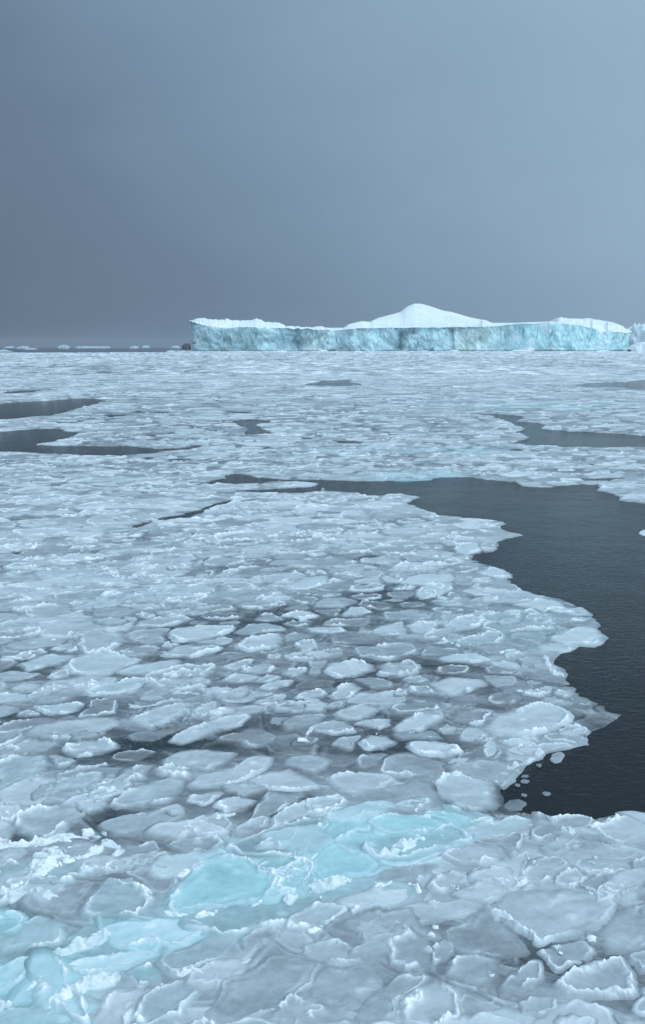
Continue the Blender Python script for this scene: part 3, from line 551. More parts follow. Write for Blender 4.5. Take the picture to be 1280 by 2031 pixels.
def build_pan(p, nt, ring_rim, ring_in):
    """one floe: smooth plate, lumpy raised rim, skirt diving into the slush"""
    cx, cy = p['c']; th = np.linspace(0, 2 * PI, nt, endpoint=False)
    r = np.interp(th, np.linspace(0, 2 * PI, NT_FULL + 1), np.append(p['r'], p['r'][0]))
    sz = math.sqrt(p['A']); dist = math.hypot(cx, cy)
    # ragged outline
    k = 1 if p['traced'] < 0 else .6
    ex, ey = cx + r * np.cos(th), cy + r * np.sin(th)
    r = r * (1 + k * (.10 * vn(ex * 2.2 / max(sz, .5), ey * 2.2 / max(sz, .5), 91) + .05 * vn(ex * 6 / max(sz, .6), ey * 6 / max(sz, .6), 92))) + .018 * vn(ex * 9, ey * 9, 93) + .009 * vn(ex * 24, ey * 24, 95)
    r = np.maximum(r, .04)
    w = (.052 + .022 * sz) * (.75 + .35 * min(p['rim'], 1.4)) * min(1, sz / .45)
    w *= 1 + .004 * dist
    od = [-2.2 * w, -1.1 * w, -.45 * w] + list(np.linspace(-.1 * w, 2.6 * w, ring_rim))
    rings = []
    for d_ in od: rings.append(np.maximum(r - d_, r * .15 if d_ > 0 else 0))
    rin = np.maximum(r - 2.6 * w, r * .15)
    fr = np.linspace(1, 0, ring_in + 2)[1:-1]
    for f in fr: rings.append(rin * f)
    RR = np.array(rings); DD = r[None, :] - RR
    X = cx + RR * np.cos(th)[None]; Y = cy + RR * np.sin(th)[None]
    X = np.append(X.ravel(), cx); Y = np.append(Y.ravel(), cy); Dd = np.append(DD.ravel(), r.mean())
    TH = np.append(np.tile(th, len(rings)), 0.)
    wa = min(sz, 1.) * (1 if p['traced'] < 0 else .6)
    X, Y = X + wa * (.10 * vn(X * 1.3, Y * 1.5, 191) + .045 * vn(X * 3.6, Y * 4.2, 192)), Y + wa * (.08 * vn(X * 1.3, Y * 1.5, 193) + .04 * vn(X * 3.6, Y * 4.2, 194))
    seed = int((abs(cx) * 71 + cy * 37) * 10) % 997
    # where the rim is high, low or missing
    ang = np.clip(.50 + .95 * vn(np.cos(TH) * 1.4 + seed, np.sin(TH) * 1.4, 101) + .35 * vn(X * 3, Y * 3, 102), .05, 1.5) * p['rim']
    bx = X + .03 * vn(X * 14, Y * 14, 103); by = Y + .03 * vn(X * 14, Y * 14, 104)
    f1, f2, ci = worley(bx * 11, by * 11, 105)
    lump = np.clip(1 - f1 * f1 * 1.6, 0, 1) * (.3 + .9 * ci)
    f1b, _, cib = worley(bx * 26, by * 26, 106); lump2 = np.clip(1 - f1b * f1b * 1.6, 0, 1) * cib
    if dist > 35: lump = .45 + .3 * vn(X * 4, Y * 4, 107); lump2 = 0 * lump
    wd = .75 + .6 * vn(X * 3.1, Y * 3.1, 108)
    cen = w * (.95 + .45 * vn(X * 5, Y * 5, 109))
    prof = np.exp(-((Dd - cen) / (w * .62 * wd + .004)) ** 2)
    prof = prof * (Dd > -1.5 * w)
    hh = (.026 + .026 * min(sz, 1.6)) * (1 + .010 * dist)
    rimz = hh * prof * ang * (.30 + .85 * lump + .40 * lump2)
    plate = .014 * sst(Dd, -.6 * w, 1.2 * w) + .006 * (fbm(X * 2.5, Y * 3.5, 110, 3)) + .004 * vn(X * 8, Y * 11, 111)
    # a second faint contour inside some floes
    c2 = sz * (.17 + .08 * vn(X * 1.6, Y * 1.6, 112)); in2 = np.exp(-((Dd - c2) / (.035 + .02 * sz)) ** 2) * np.clip(1.3 * vn(np.cos(TH) + seed * 1.3, np.sin(TH), 113) + .15, 0, 1)
    # blobs of frozen spray on the plate
    f1c, _, cic = worley(X * 3.1 + seed, Y * 4.2, 114); blob = np.clip(1 - f1c * f1c * 9, 0, 1) * (cic > .93) * sst(Dd, w, 2 * w)
    skirt = -.055 * sst(-Dd, -.1 * w, 2.2 * w)
    tx = (X - cx) * p.get('tx', 0) + (Y - cy) * p.get('ty', 0)
    Z = surf(X, Y) + .012 + p['lift'] + .00005 * dist + plate + rimz + .012 * in2 + .012 * blob + skirt + tx
    st, sb = tone_of(X, Y)
    t_in = p['tone'] - .05 * p['blue'] - (.04 if p['traced'] >= 0 else 0) + .06 * fbm(X * 2.2, Y * 5, 115, 3) + .07 * in2 + .14 * blob - .05 * sst(sz * .35 - Dd, 0, sz * .3) * 0
    t_rim = np.clip((.56 if p['tone'] > .5 else .52) + .40 * np.clip(ang * (.55 + .55 * lump), 0, 1), 0, .98)
    a = np.clip(prof * np.clip(ang * 1.5, 0, 1) * (.50 + .65 * lump + .15 * lump2), 0, 1)
    T = t_in * (1 - a) + np.maximum(t_rim, t_in) * a
    soft = np.clip(1.1 - ang * 1.2, 0, 1)
    out = sst(-Dd, -(.3 + 2.0 * soft) * w, 1.6 * w)
    T = T * (1 - out) + (st - .02) * out
    B = p['blue'] * (1 - .75 * a) * (1 - out) + sb * out
    Z[-1] = Z[-1 - nt:-1].mean(); T[-1] = T[-1 - nt:-1].mean()
    nr = len(rings); V = np.stack([X, Y, Z], 1)
    q = grid_quads(nr, nt, wrap=True)
    c = nr * nt; base = (nr - 1) * nt
    tri = np.stack([base + np.arange(nt), base + (np.arange(nt) + 1) % nt, np.full(nt, c)], 1)
    return V, q, tri, np.clip(T, 0, 1), np.clip(B, 0, 1), nr, len(od)

# the 300 that show largest are objects of their own, the rest one body of stuff
for p in pans:
    x, y = p['c']; d = math.hypot(x, y); u_, v_ = pix(np.array([x]), np.array([y])); p['px'] = (float(u_[0]), float(v_[0]))
    s = .9 * math.sqrt(p['A']); v1 = pix(np.array([x]), np.array([y - s / 2]))[1][0]; v2 = pix(np.array([x]), np.array([y + s / 2]))[1][0]
    inside = -30 < p['px'][0] < 1310 and p['px'][1] < 2060
    p['area'] = (v1 - v2) * s * F / d if inside else 0
    if p['traced'] >= 0: p['area'] += 1e6
    if p['traced'] < 0 and d < 45 and p['A'] > .25 and random.random() < .45:
        p['tx'] = random.uniform(-.03, .03); p['ty'] = random.uniform(-.02, .045)
pans.sort(key=lambda p: -p['area'])
heroes, rest = pans[:300], pans[300:]
ORD = ['nearest', 'second', 'third', 'fourth', 'fifth', 'sixth', 'seventh', 'eighth', 'ninth', 'tenth', 'eleventh', 'twelfth', 'thirteenth', 'fourteenth']
lm = {i: next(p for p in heroes if p['traced'] == i)['px'] for i in NICK}
buckets = {}
for p in heroes:
    if p['traced'] >= 0: continue
    x, y = p['px']; best = min(lm, key=lambda i: math.hypot((lm[i][0] - x) * .6, lm[i][1] - y))
    dx, dy = x - lm[best][0], y - lm[best][1]
    w = ('to the right of' if dx > 0 else 'to the left of') if abs(dx) * .45 > abs(dy) else ('above' if dy < 0 else 'below')
    buckets.setdefault((best, w), []).append((math.hypot(dx, dy), p))
for (b, w), L in buckets.items():
    L.sort(key=lambda e: e[0])
    for k, (_, p) in enumerate(L):
        look = 'large' if p['A'] > 1.1 else ('small' if p['A'] < .4 else 'medium')
        look += ' snowy-rimmed' if p['rim'] > .9 else (' rimless' if p['rim'] < .3 else ' faint-rimmed' if p['rim'] < .5 else '')
        p['label'] = '%s floe, %s %s %s' % (look, ORD[min(k, 13)] if len(L) > 1 else 'just', w, NICK[b])
        if len(L) == 1: p['label'] = '%s floe just %s %s' % (look, w, NICK[b])
GRP = 'pancake ice floes packed in the foreground'
for p in heroes:
    loc = (float(p['c'][0]), float(p['c'][1]), .06)
    if p['traced'] >= 0:
        near = p['c'][1] < 18
        V, q, tr, T, B, nr, no = build_pan(p, 200 if near else 120, 16 if near else 11, 12 if near else 7)
        nt = 200 if near else 120; cut = no - 1
        root = empty('ice_floe', loc); tag(root, p['label'], 'ice floe', GRP)
        qr = q[:cut * nt]; qi = q[cut * nt:]
        Vr, q1, T1, B1 = compact(V, qr, T, B)
        mesh_obj('raised_rim', Vr - loc, q1, ICE, {'tone': T1, 'blue': B1}, parent=root)
        k0 = cut * nt
        mesh_obj('ice_plate', V[k0:] - loc, qi - k0, ICE, {'tone': T[k0:], 'blue': B[k0:]}, tris=tr - k0, parent=root)
    else:
        near = p['c'][1] < 16
        V, q, tr, T, B, nr, no = build_pan(p, 150 if near else 90, 13 if near else 9, 9 if near else 5)
        o = mesh_obj('ice_floe', V, q, ICE, {'tone': T, 'blue': B}, tris=tr, loc=loc); tag(o, p['label'], 'ice floe', GRP)
VV, QQ, TT, TN, BN = [], [], [], [], []; off = 0
for p in rest:
    d = p['c'][1]
    n = (56, 6, 3) if d < 45 else ((32, 4, 2) if d < 90 else (20, 3, 1))
    if d < 20: n = (90, 9, 5)
    V, q, tr, T, B, nr, no = build_pan(p, *n)
    VV.append(V); QQ.append(q + off); TT.append(tr + off); TN.append(T); BN.append(B); off += len(V)
o = mesh_obj('pancake_ice', np.concatenate(VV), np.concatenate(QQ), ICE, {'tone': np.concatenate(TN), 'blue': np.concatenate(BN)}, tris=np.concatenate(TT))
tag(o, 'distant field of small pale pancake ice floes reaching toward the iceberg', 'pancake ice', None, 'stuff')
print('rest verts', off)

# sink the slush where a floe lies on it
COVER = np.zeros(GX.shape); thf = np.linspace(0, 2 * PI, NT_FULL + 1)
for p in pans:
    cx_, cy_ = p['c']; rm = p['r'].max()
    r0, r1 = np.searchsorted(DIST, cy_ - rm), np.searchsorted(DIST, cy_ + rm)
    c0, c1 = np.searchsorted(AZ, math.atan2(cx_ - rm, cy_)), np.searchsorted(AZ, math.atan2(cx_ + rm, cy_))
    r0, c0 = max(r0 - 2, 0), max(c0 - 2, 0); xx = GX[r0:r1 + 2, c0:c1 + 2] - cx_; yy = GY[r0:r1 + 2, c0:c1 + 2] - cy_
    if xx.size == 0: continue
    lim_ = np.interp(np.arctan2(yy, xx) % (2 * PI), thf, np.append(p['r'], p['r'][0])) - .10 * min(1, math.sqrt(p['A']))
    COVER[r0:r1 + 2, c0:c1 + 2] = np.maximum(COVER[r0:r1 + 2, c0:c1 + 2], (np.hypot(xx, yy) < lim_) * 1.)
x, y, sd, tone, blue, zs, det = [SL[k] for k in ('x', 'y', 'sd', 'tone', 'blue', 'zs', 'det')]
thin = 1 - sst(sd, .0, .35 + .006 * y)
tone = tone - .10 * thin * (1 - sst(y, 30, 60))
det = det - .05 * COVER.ravel()
z = zs + det + .012 + .00003 * y - .16 * (1 - sst(sd, -.25, .12)) 
V = np.stack([x, y, z], 1)
ok = (SD > -.45)
keep = ok[:-1, :-1] | ok[1:, :-1] | ok[:-1, 1:] | ok[1:, 1:]
q = grid_quads(*GX.shape, keep=keep)
V2, q2, t2, b2 = compact(V, q, tone, blue)
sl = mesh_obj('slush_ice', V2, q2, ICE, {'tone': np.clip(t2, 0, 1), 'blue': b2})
tag(sl, 'grey slushy sea ice filling the gaps between the pale ice floes', 'slush ice', None, 'stuff')

# ------------------------------------------------------------------ snowy ridges of crushed ice
RIDGE = [
 (A_, [(-60,385),(0,370),(130,350),(260,325),(370,300),(430,345),(490,365)], 17, .9, .3, 'upper left ridge of crushed snowy ice above the grey crater of slush'),
 (A_, [(-40,590),(60,510),(130,480),(200,420),(300,380),(420,360)], 34, .9, .45, 'broad white heap of crushed ice at the left edge'),
 (A_, [(10,590),(140,540),(235,590)], 16, .8, .3, 'low white ridge under the broad left heap'),
 (A_, [(420,450),(440,410),(495,365)], 12, .8, .2, 'short snowy clump at the right end of the upper left ridge'),
 (A_, [(-60,1000),(120,975),(300,945),(430,900),(490,890)], 22, .9, .5, 'long white ridge crossing the bottom left blue floes'),
 (A_, [(100,940),(170,900),(260,860)], 17, .85, .6, 'white clump joining the bottom left ridge to the narrow blue slab'),
 (A_, [(640,640),(800,640),(950,600),(1080,540)], 14, .9, .5, 'snowy ridge along the lower edge of the largest turquoise floe'),
 (A_, [(690,480),(790,440),(860,420)], 11, .9, .4, 'snow lumps on the upper left edge of the largest turquoise floe'),
 (A_, [(1110,560),(1200,530),(1290,515),(1400,492)], 24, .88, .6, 'white heap between the two turquoise floes'),
 (A_, [(170,800),(260,790),(400,740),(430,700)], 22, .84, .75, 'blue-white rubble left of the ragged blue slab'),
 (A_, [(1040,440),(1110,490),(1160,500)], 10, .88, .6, 'small crumbs at the right corner of the largest turquoise floe'),
 (B_, [(225,420),(300,380),(400,330),(480,310)], 22, .88, .45, 'bright crumbly ridge at the right end of the blue band'),
 (B_, [(195,520),(290,500),(370,515),(385,550)], 11, .95, .0, 'curved snowy clump below the blue band'),
 (B_, [(110,215),(200,205),(290,195)], 9, .85, .15, 'snow sausage above the blue band'),
 (B_, [(340,235),(440,245)], 8, .85, .4, 'small snow flake pile on the upper turquoise floe'),
 (B_, [(670,600),(740,640),(820,700),(890,745)], 9, .92, .0, 'lumpy snow bank on the left rim of the biggest floe'),
 (B_, [(1060,270),(1120,250),(1195,230)], 7, .9, .0, 'snow crest at the shore of the dark water'),
 (B_, [(450,78),(550,70),(640,90),(740,90)], 7, .88, .0, 'snow crest behind the tilted corner floe'),
 (B_, [(960,265),(995,300),(970,345)], 10, .82, .0, 'lumpy crest near the dark water at the right'),
 (A_, [(845,250),(940,235)], 8, .88, .0, 'little snow clump beside the clean small oval floe'),
 (A_, [(690,890),(760,870),(815,885)], 8, .9, .1, 'peaked snow flake on the bottom floe with raised right rim'),
 (B_, [(-70,-70),(-10,-130)], 6, .8, 0, 'thin snow clump above the sharp tipped floe'),
 (B_, [(-60,710),(-5,680),(20,690)], 11, .88, .0, 'snowy knot left of the pale scaly floe'),
 (A_, [(850,910),(940,860),(1000,810)], 7, .85, .0, 'thin snowy seam at the top of the widest dull floe'),
 (B_, [(700,545),(820,500),(740,490),(700,520)], 8, .84, .0, 'snowy fold above the left corner of the biggest floe'),
 (C_, [(700,750),(720,800),(760,850),(820,860)], 8, .85, .1, 'snow crest along the inner bay of the shore'),
 (C_, [(470,1405),(600,1350),(690,1290)], 9, .8, .05, 'white lip of ice along the lower shore'),
 (C_, [(100,660),(180,690),(230,720)], 6, .88, .0, 'bright bent ridge in the right middle'),
 (D_, [(1180,940),(1240,955)], 5, .95, .0, 'brightest little snow clump in the centre'),
 (C_, [(440,740),(500,720),(520,750)], 6, .85, .05, 'small crest on the shore floes at the right middle'),
]
for cr, pts, wpx, tn, bl, lab in RIDGE:
    a = np.array(pts, float); x, y = ground(cr[0] + a[:, 0] / cr[2], cr[1] + a[:, 1] / cr[2], .1)
    seg = np.hypot(np.diff(x), np.diff(y)); L = np.concatenate([[0], np.cumsum(seg)]); dist = y.mean()
    n = max(24, int(L[-1] / .016)); n = min(n, 260); s = np.linspace(0, L[-1], n)
    X0, Y0 = np.interp(s, L, x), np.interp(s, L, y)
    kk = max(3, n // 12); ker = np.hanning(kk + 2)[1:-1]; ker /= ker.sum()
    X0 = np.convolve(np.pad(X0, kk // 2, 'edge'), ker, 'valid')[:n]; Y0 = np.convolve(np.pad(Y0, kk // 2, 'edge'), ker, 'valid')[:n]
    n = len(X0); s = np.linspace(0, 1, n)
    tx, ty = np.gradient(X0), np.gradient(Y0); l = np.hypot(tx, ty) + 1e-9; nx, ny = -ty / l, tx / l
    W = wpx / F * dist * 1.45
    wid = W * (.55 + .45 * np.sin(PI * np.clip(s, .02, .98)) ** .5) * (1 + .4 * vn(s * L[-1] * 3, 0 * s, 121))
    m = 34; uu = np.linspace(-1, 1, m)
    X = X0[:, None] + nx[:, None] * wid[:, None] * uu; Y = Y0[:, None] + ny[:, None] * wid[:, None] * uu
    X, Y = X.ravel(), Y.ravel(); U = np.tile(uu, n); S = np.repeat(s, m)
    bx = X + .05 * vn(X * 8, Y * 8, 122); by = Y + .05 * vn(X * 8, Y * 8, 123)
    f1, f2, ci = worley(bx * 5, by * 6.5, 124); l1 = np.clip(1 - f1 * f1 * 1.7, 0, 1) * (.25 + ci)
    f1, f2, ci2 = worley(bx * 13, by * 15, 125); l2 = np.clip(1 - f1 * f1 * 1.7, 0, 1) * (.3 + .8 * ci2)
    env = np.clip(1 - (np.abs(U) ** 1.7), 0, 1) * np.clip(np.minimum(S, 1 - S) * 9, 0, 1) ** .7
    env = env * np.clip(.55 + 1.7 * fbm(X * 3.2, Y * 4.2, 126, 4), .0, 1.35)
    hgt = .045 + .42 * min(W, .25)
    Z = surf(X, Y) - .018 + .02 * (env > 0) + hgt * env * (.18 + .70 * l1 + .42 * l2) - .07 * (1 - sst(env, 0, .22)) + .012 * l2 * sst(env, .05, .2)
    st, sb = tone_of(X, Y)
    k = sst(env * (.5 + .6 * l1 + .2 * l2), .06, .36)
    T = np.clip((st + .12) * (1 - k) + (tn - .20 + .17 * l1 + .09 * l2) * k, 0, 1); B = np.clip(np.maximum(bl, sb) * (1 - .55 * k), 0, 1)
    c = (float(X0.mean()), float(Y0.mean()), .06)
    o = mesh_obj('snow_ridge', np.stack([X, Y, Z], 1), grid_quads(n, m)[:, ::-1], ICE, {'tone': T, 'blue': B}, loc=c)
    tag(o, lab, 'snow ridge', 'ridges of crushed snowy ice')

# ------------------------------------------------------------------ ice lumps
def ico(sub=2):
    import bmesh
    bm = bmesh.new(); bmesh.ops.create_icosphere(bm, subdivisions=sub, radius=1.)
    V = np.array([v.co[:] for v in bm.verts]); Fc = np.array([[v.index for v in f.verts] for f in bm.faces]); bm.free(); return V, Fc
IV, IF = ico(3); IV2, IF2 = ico(2)
def lump_obj(px, py, wpx, flat, tn, bl, lab, name='ice_lump', cat='ice lump', tilt=0., z=.05, peak=0., group='loose lumps of ice'):
    x, y = ground(px, py, z); x, y = float(x), float(y); w = wpx / F * y / CP / 2
    s = random.uniform(0, 90); V = IV.copy()
    f1, _, ci = worley(V[:, 0] * 1.3 + s, V[:, 1] * 1.3 + V[:, 2] * .9, 131)
    n = 1 + .22 * vn(V[:, 0] * 1.5 + s, V[:, 1] * 1.5 + V[:, 2], 132) - .22 * f1 + .07 * vn(V[:, 0] * 5 + s, V[:, 2] * 5 + V[:, 1] * 4, 133)
    V = V * n[:, None]
    sx = np.array([w, w * .8, w * flat]); V = V * sx
    V[:, 2] += peak * w * np.clip(1 - np.hypot(V[:, 0] / w, V[:, 1] / w) * 1.2, 0, 1)
    c, s_ = math.cos(tilt), math.sin(tilt); V = np.stack([V[:, 0] * c - V[:, 2] * s_, V[:, 1], V[:, 0] * s_ + V[:, 2] * c], 1)
    T = np.full(len(V), tn) + .05 * V[:, 2] / (w + 1e-6)
    o = mesh_obj(name, V, None, ICE, {'tone': np.clip(T, 0, 1), 'blue': np.full(len(V), bl)}, tris=IF)
    o.location = (x, y, z + .35 * w * flat); tag(o, lab, cat, group); return o
for a in [
 (855, 1860, 24, .95, .80, .05, 'upright diamond shaped ice lump beside the ragged bowl-shaped floe', .3),
 (1172, 1868, 27, .8, .84, .02, 'rounded white lump at the lower right rim of the biggest floe', 0),
 (1188, 1846, 17, .6, .86, .0, 'small round white lump just above a bigger one near the right', 0),
 (864, 1842, 18, .7, .82, .0, 'small jagged lump above the diamond shaped lump', .2),
 (238, 1772, 20, .28, .70, .1, 'small flat oval lump lying on the grey floe left of the turquoise one', 0),
 (583, 1694, 40, .18, .80, .7, 'flat white lump on the small round turquoise floe', 0),
 (500, 1743, 44, .16, .78, .8, 'flat pale lump on the largest turquoise floe', 0),
 (7, 1728, 18, .5, .82, .4, 'rounded lump at the left frame edge beside the white heap', 0),
 (815, 1485, 24, .5, .84, .0, 'bright lump at the left of the round floe with lumps', 0),
 (1028, 1372, 30, .2, .70, .1, 'pale flat lump near the inner bay of the shore', 0),
 (760, 1474, 14, .5, .8, .0, 'small bright lump on the round floe left of the clean oval floe', 0),
 (325, 1270, 22, .4, .86, .0, 'white lump left of the long sharp-tipped floe', 0),
 (107, 1272, 14, .5, .84, .1, 'small white lump on the floes at the far left', 0)]:
    lump_obj(a[0], a[1], a[2], a[3], a[4], a[5], a[6], tilt=a[7])
def plate_obj(cr, pts, tn, lab, bl=.0):
    a = np.array(pts, float); x, y = ground(cr[0] + a[:, 0] / cr[2], cr[1] + a[:, 1] / cr[2], .02)
    P = np.stack([x, y], 1); cx, cy, r, A = trace_radius(P, 64); th = np.linspace(0, 2 * PI, 64, endpoint=False)
    r = r * (1 + .07 * vn(np.cos(th) * 3 + cx, np.sin(th) * 3, 141)); V = []; T = []
    for f, z, t in ((1.05, -.03, -.2), (1.02, .006, -.08), (.94, .022, .03), (.8, .026, .02), (.5, .024, 0), (.2, .024, 0)):
        V.append(np.stack([r * f * np.cos(th), r * f * np.sin(th), z * (1 + .3 * vn(np.cos(th) * 2 + cy, np.sin(th) * 2 + f * 2, 142))], 1)); T.append(np.full(64, tn + t))
    V.append([[0, 0, .025]]); T.append([tn]); V = np.concatenate(V); T = np.concatenate(T)
    tr = np.stack([5 * 64 + np.arange(64), 5 * 64 + (np.arange(64) + 1) % 64, np.full(64, 384)], 1)
    o = mesh_obj('ice_fragment', V, grid_quads(6, 64, wrap=True), ICE, {'tone': np.clip(T, 0, 1), 'blue': np.full(len(V), bl)}, tris=tr)
    o.location = (cx, cy, 0); tag(o, lab, 'ice fragment', 'small ice fragments afloat in the dark lead')
for pts, tn, lab in [
 ([(730,1360),(745,1320),(790,1308),(820,1320),(800,1360),(765,1382)], .40, 'largest loose fragment afloat in the corner of the dark lead'),
 ([(648,1388),(665,1378),(685,1385),(672,1402)], .32, 'small fragment left of the largest loose one'),
 ([(555,1455),(590,1443),(610,1447),(600,1460)], .31, 'thin sliver, upper of two near the shore'),
 ([(556,1482),(580,1468),(615,1478),(600,1492),(570,1490)], .32, 'thin flat fragment, lower of two near the shore'),
 ([(528,1503),(545,1496),(558,1504),(545,1510)], .30, 'tiniest submerged fragment by the shore'),
 ([(682,1548),(705,1540),(738,1548),(728,1562),(700,1564)], .33, 'lone fragment farthest out in the dark water'),
 ([(558,1562),(580,1552),(602,1560),(585,1570)], .28, 'dim fragment near the black notch'),
 ([(455,1625),(500,1590),(560,1580),(600,1605),(560,1650),(490,1655)], .26, 'thin grey submerged floe in the black notch')]:
    plate_obj(C_, pts, tn, lab)
plate_obj((0, 0, 1.), [(1268,1056),(1276,1051),(1300,1050),(1312,1056),(1296,1063),(1276,1062)], .7, 'lone pale floe at the right frame edge in the dark lead')
# countless crumbs
VV, TT, TN, BN = [], [], [], []; off = 0
CX, CY, CB = [], [], []
for p in heroes:
    if p['rim'] < .75 or p['c'][1] > 26: continue
    for g in range(random.randint(0, 1)):
        a0 = random.uniform(0, 2 * PI)
        for _ in range(random.randint(1, 6)):
            a_ = a0 + random.gauss(0, .18); r_ = np.interp(a_ % (2 * PI), np.linspace(0, 2 * PI, NT_FULL), p['r']) - random.gauss(.07, .05)
            CX.append(p['c'][0] + r_ * math.cos(a_)); CY.append(p['c'][1] + r_ * math.sin(a_)); CB.append(p['blue'])
X, Y, bl_ = np.array(CX), np.array(CY), np.array(CB); ok = interp(SD, X, Y) > .2; X, Y, bl_ = X[ok], Y[ok], bl_[ok]; Zs = surf(X, Y)
for i in range(len(X)):
    w = .007 + .013 * random.random() ** 2
    s = random.uniform(0, 90); V = IV2 * (1 + .35 * vn(IV2[:, 0] * 1.6 + s, IV2[:, 1] * 1.6 + IV2[:, 2], 152))[:, None] * (w * random.uniform(1, 2.2), w, w * .7)
    r_ = random.uniform(0, 6.3); V = np.stack([V[:, 0] * math.cos(r_) - V[:, 1] * math.sin(r_) + X[i], V[:, 0] * math.sin(r_) + V[:, 1] * math.cos(r_) + Y[i], V[:, 2] + Zs[i] + .036], 1)
    VV.append(V); TT.append(IF2 + off); off += len(V); TN.append(np.full(len(V), random.uniform(.78, .95))); BN.append(np.full(len(V), bl_[i] * .4))
o = mesh_obj('brash_ice', np.concatenate(VV), None, ICE, {'tone': np.concatenate(TN), 'blue': np.concatenate(BN)}, tris=np.concatenate(TT))
tag(o, 'countless crumbs of snowy ice sprinkled over the floes', 'brash ice', None, 'stuff')

# ------------------------------------------------------------------ the tabular iceberg
YB = 1660.
EDGE = [(377,637),(392,640),(408,646),(422,647),(454,651),(477,649),(500,649),(516,651),(550,651),(602,653),(659,655),(681,653),(715,651),(800,650),(901,649),(995,647),(1012,644),(1025,642),(1062,642),(1085,639),(1110,640),(1137,642),(1175,651),(1205,657),(1250,661)]
SKY = [(377,637),(389,632),(402,631),(419,634),(449,633),(467,635.5),(497,635.5),(511,632),(524,638),(554,640),(567,647),(617,649),(629,647),(651,650),(681,650.5),(692,643),(719,637),(734,639),(749,631),(794,619),(808,608),(822,602),(837,602.5),(858,609),(879,616),(897,619),(931,629),(965,636),(976,641),(1025,641),(1077,639),(1106,638.5),(1107.5,630),(1137,632.5),(1175,632),(1212,638),(1235,647),(1250,656)]
n = 900; PX = np.linspace(377, 1250, n)
ep = np.interp(PX, *np.array(EDGE, float).T); sp_ = np.interp(PX, *np.array(SKY, float).T)
ke = np.hanning(37)[1:-1]; ke /= ke.sum(); ep = np.where(PX > 720, np.convolve(np.pad(ep, 17, 'edge'), ke, 'valid'), ep)
ker = np.hanning(11); ker /= ker.sum(); sp_ = np.where((PX < 1100) & (PX > 685), np.convolve(np.pad(sp_, 5, 'edge'), np.hanning(13)[1:-1] / np.hanning(13)[1:-1].sum(), 'valid'), sp_)
sp_ = sp_ + 1.1 * vn(PX * .22, 0 * PX, 161) * ((PX < 690) | (PX > 1106)) + .7 * vn(PX * .6, 0 * PX, 162) * ((PX < 690) | (PX > 1106))
ep = np.minimum(ep + (1.3 * vn(PX * .12, 0 * PX, 163) + 1.0 * vn(PX * .3, 0 * PX, 165)) * (PX < 690) + .5 * vn(PX * .1, 0 * PX, 166) + .3 * vn(PX * .4, 0 * PX, 164), 660.5)
sp_ = np.minimum(sp_, ep - .4)
# footprint of the face: gentle bays and corners, in metres towards the camera
SEC = [377, 385, 420, 470, 520, 560, 600, 645, 672, 700, 775, 795, 800, 860, 898, 903, 960, 1005, 1025, 1050, 1110, 1170, 1215, 1243, 1250]
OFF = [70, 25, 4, 14, -2, 10, -6, 8, 16, -4, 8, 14, -3, 4, 12, 0, 6, 16, 0, -14, -20, -10, 0, 12, 60]
fo = np.interp(PX, SEC, OFF); ks_ = np.hanning(9)[1:-1]; ks_ /= ks_.sum(); fo = np.convolve(np.pad(fo, 3, 'edge'), ks_, 'valid')
m = 64; zz = np.linspace(0, 1, m)
X = np.zeros((m, n)); Yv = np.zeros((m, n)); Z = np.zeros((m, n))
xb = (PX - 640) / F; 
for k in range(m):
    Yk = YB + fo
    top = np.array([at(PX[i], ep[i], Yk[i]) for i in range(n)]) if k == 0 else top
    t = zz[k]; Z[k] = -1.5 + (top[:, 2] + 1.5) * t; X[k] = top[:, 0]; Yv[k] = Yk
ht = top[:, 2]
wxg = X * .02; wzg = Z * .02
dsp = 11 * fbm(X * .012 + .4 * vn(X * .02, Z * .03, 171), Z * .015, 172, 4) + 5 * fbm(X * .06 + Z * .02, Z * .035, 173, 4) + 1.1 * vn(X * .25, Z * .16, 174)
f1, f2, ci = worley(X * .035 + Z * .012, Z * .02, 175); dsp += 1.5 * (ci - .5) * sst(f2 - f1, 0, .25)
tt = zz[:, None] * np.ones(n)
dsp += 5 * (1 - sst(tt, 0, .16)) * (.3 + vn(X * .05, Z * 0, 176)) * -1 + 2.5 * tt
undercut = 3.2 * (1 - sst(Z, .5, 3.2)); Yv = Yv + dsp * sst(tt, 0, .03) * (1 - .7 * sst(tt, .965, 1)) + undercut
# colour zones of the face
def lerp(a, b, t): return a + (b - a) * np.asarray(t)[..., None]
base = np.zeros((m, n, 3)); ZP = [377, 430, 520, 600, 655, 700, 760, 790, 800, 845, 895, 905, 960, 1000, 1030, 1060, 1150, 1250]
ZC = [(.50,.64,.68),(.38,.53,.57),(.42,.59,.63),(.36,.50,.54),(.46,.57,.60),(.42,.58,.62),(.45,.64,.67),(.44,.62,.65),(.32,.45,.49),(.40,.57,.60),(.46,.64,.66),(.40,.48,.46),(.39,.47,.45),(.46,.60,.60),(.46,.72,.76),(.50,.77,.81),(.50,.78,.82),(.52,.77,.81)]
ZC = np.array(ZC); pw = PX[None, :] + 9 * fbm(X * .02, Z * .03, 181, 3)
for c in range(3): base[..., c] = np.interp(pw, ZP, ZC[:, c])
base = base ** .72 * 1.05
sw = fbm(X * .018 + .8 * vn(X * .012, Z * .02, 182) + Z * .012, Z * .03 + .7 * vn(X * .015, Z * .02, 183), 184, 5, .6)
base = base * (1 + .52 * sw[..., None])
veins = np.exp(-(fbm(X * .02 + Z * .015, Z * .02 - X * .006, 185, 4) / .06) ** 2); base = lerp(base, np.array([.76, .87, .90]), .65 * veins)
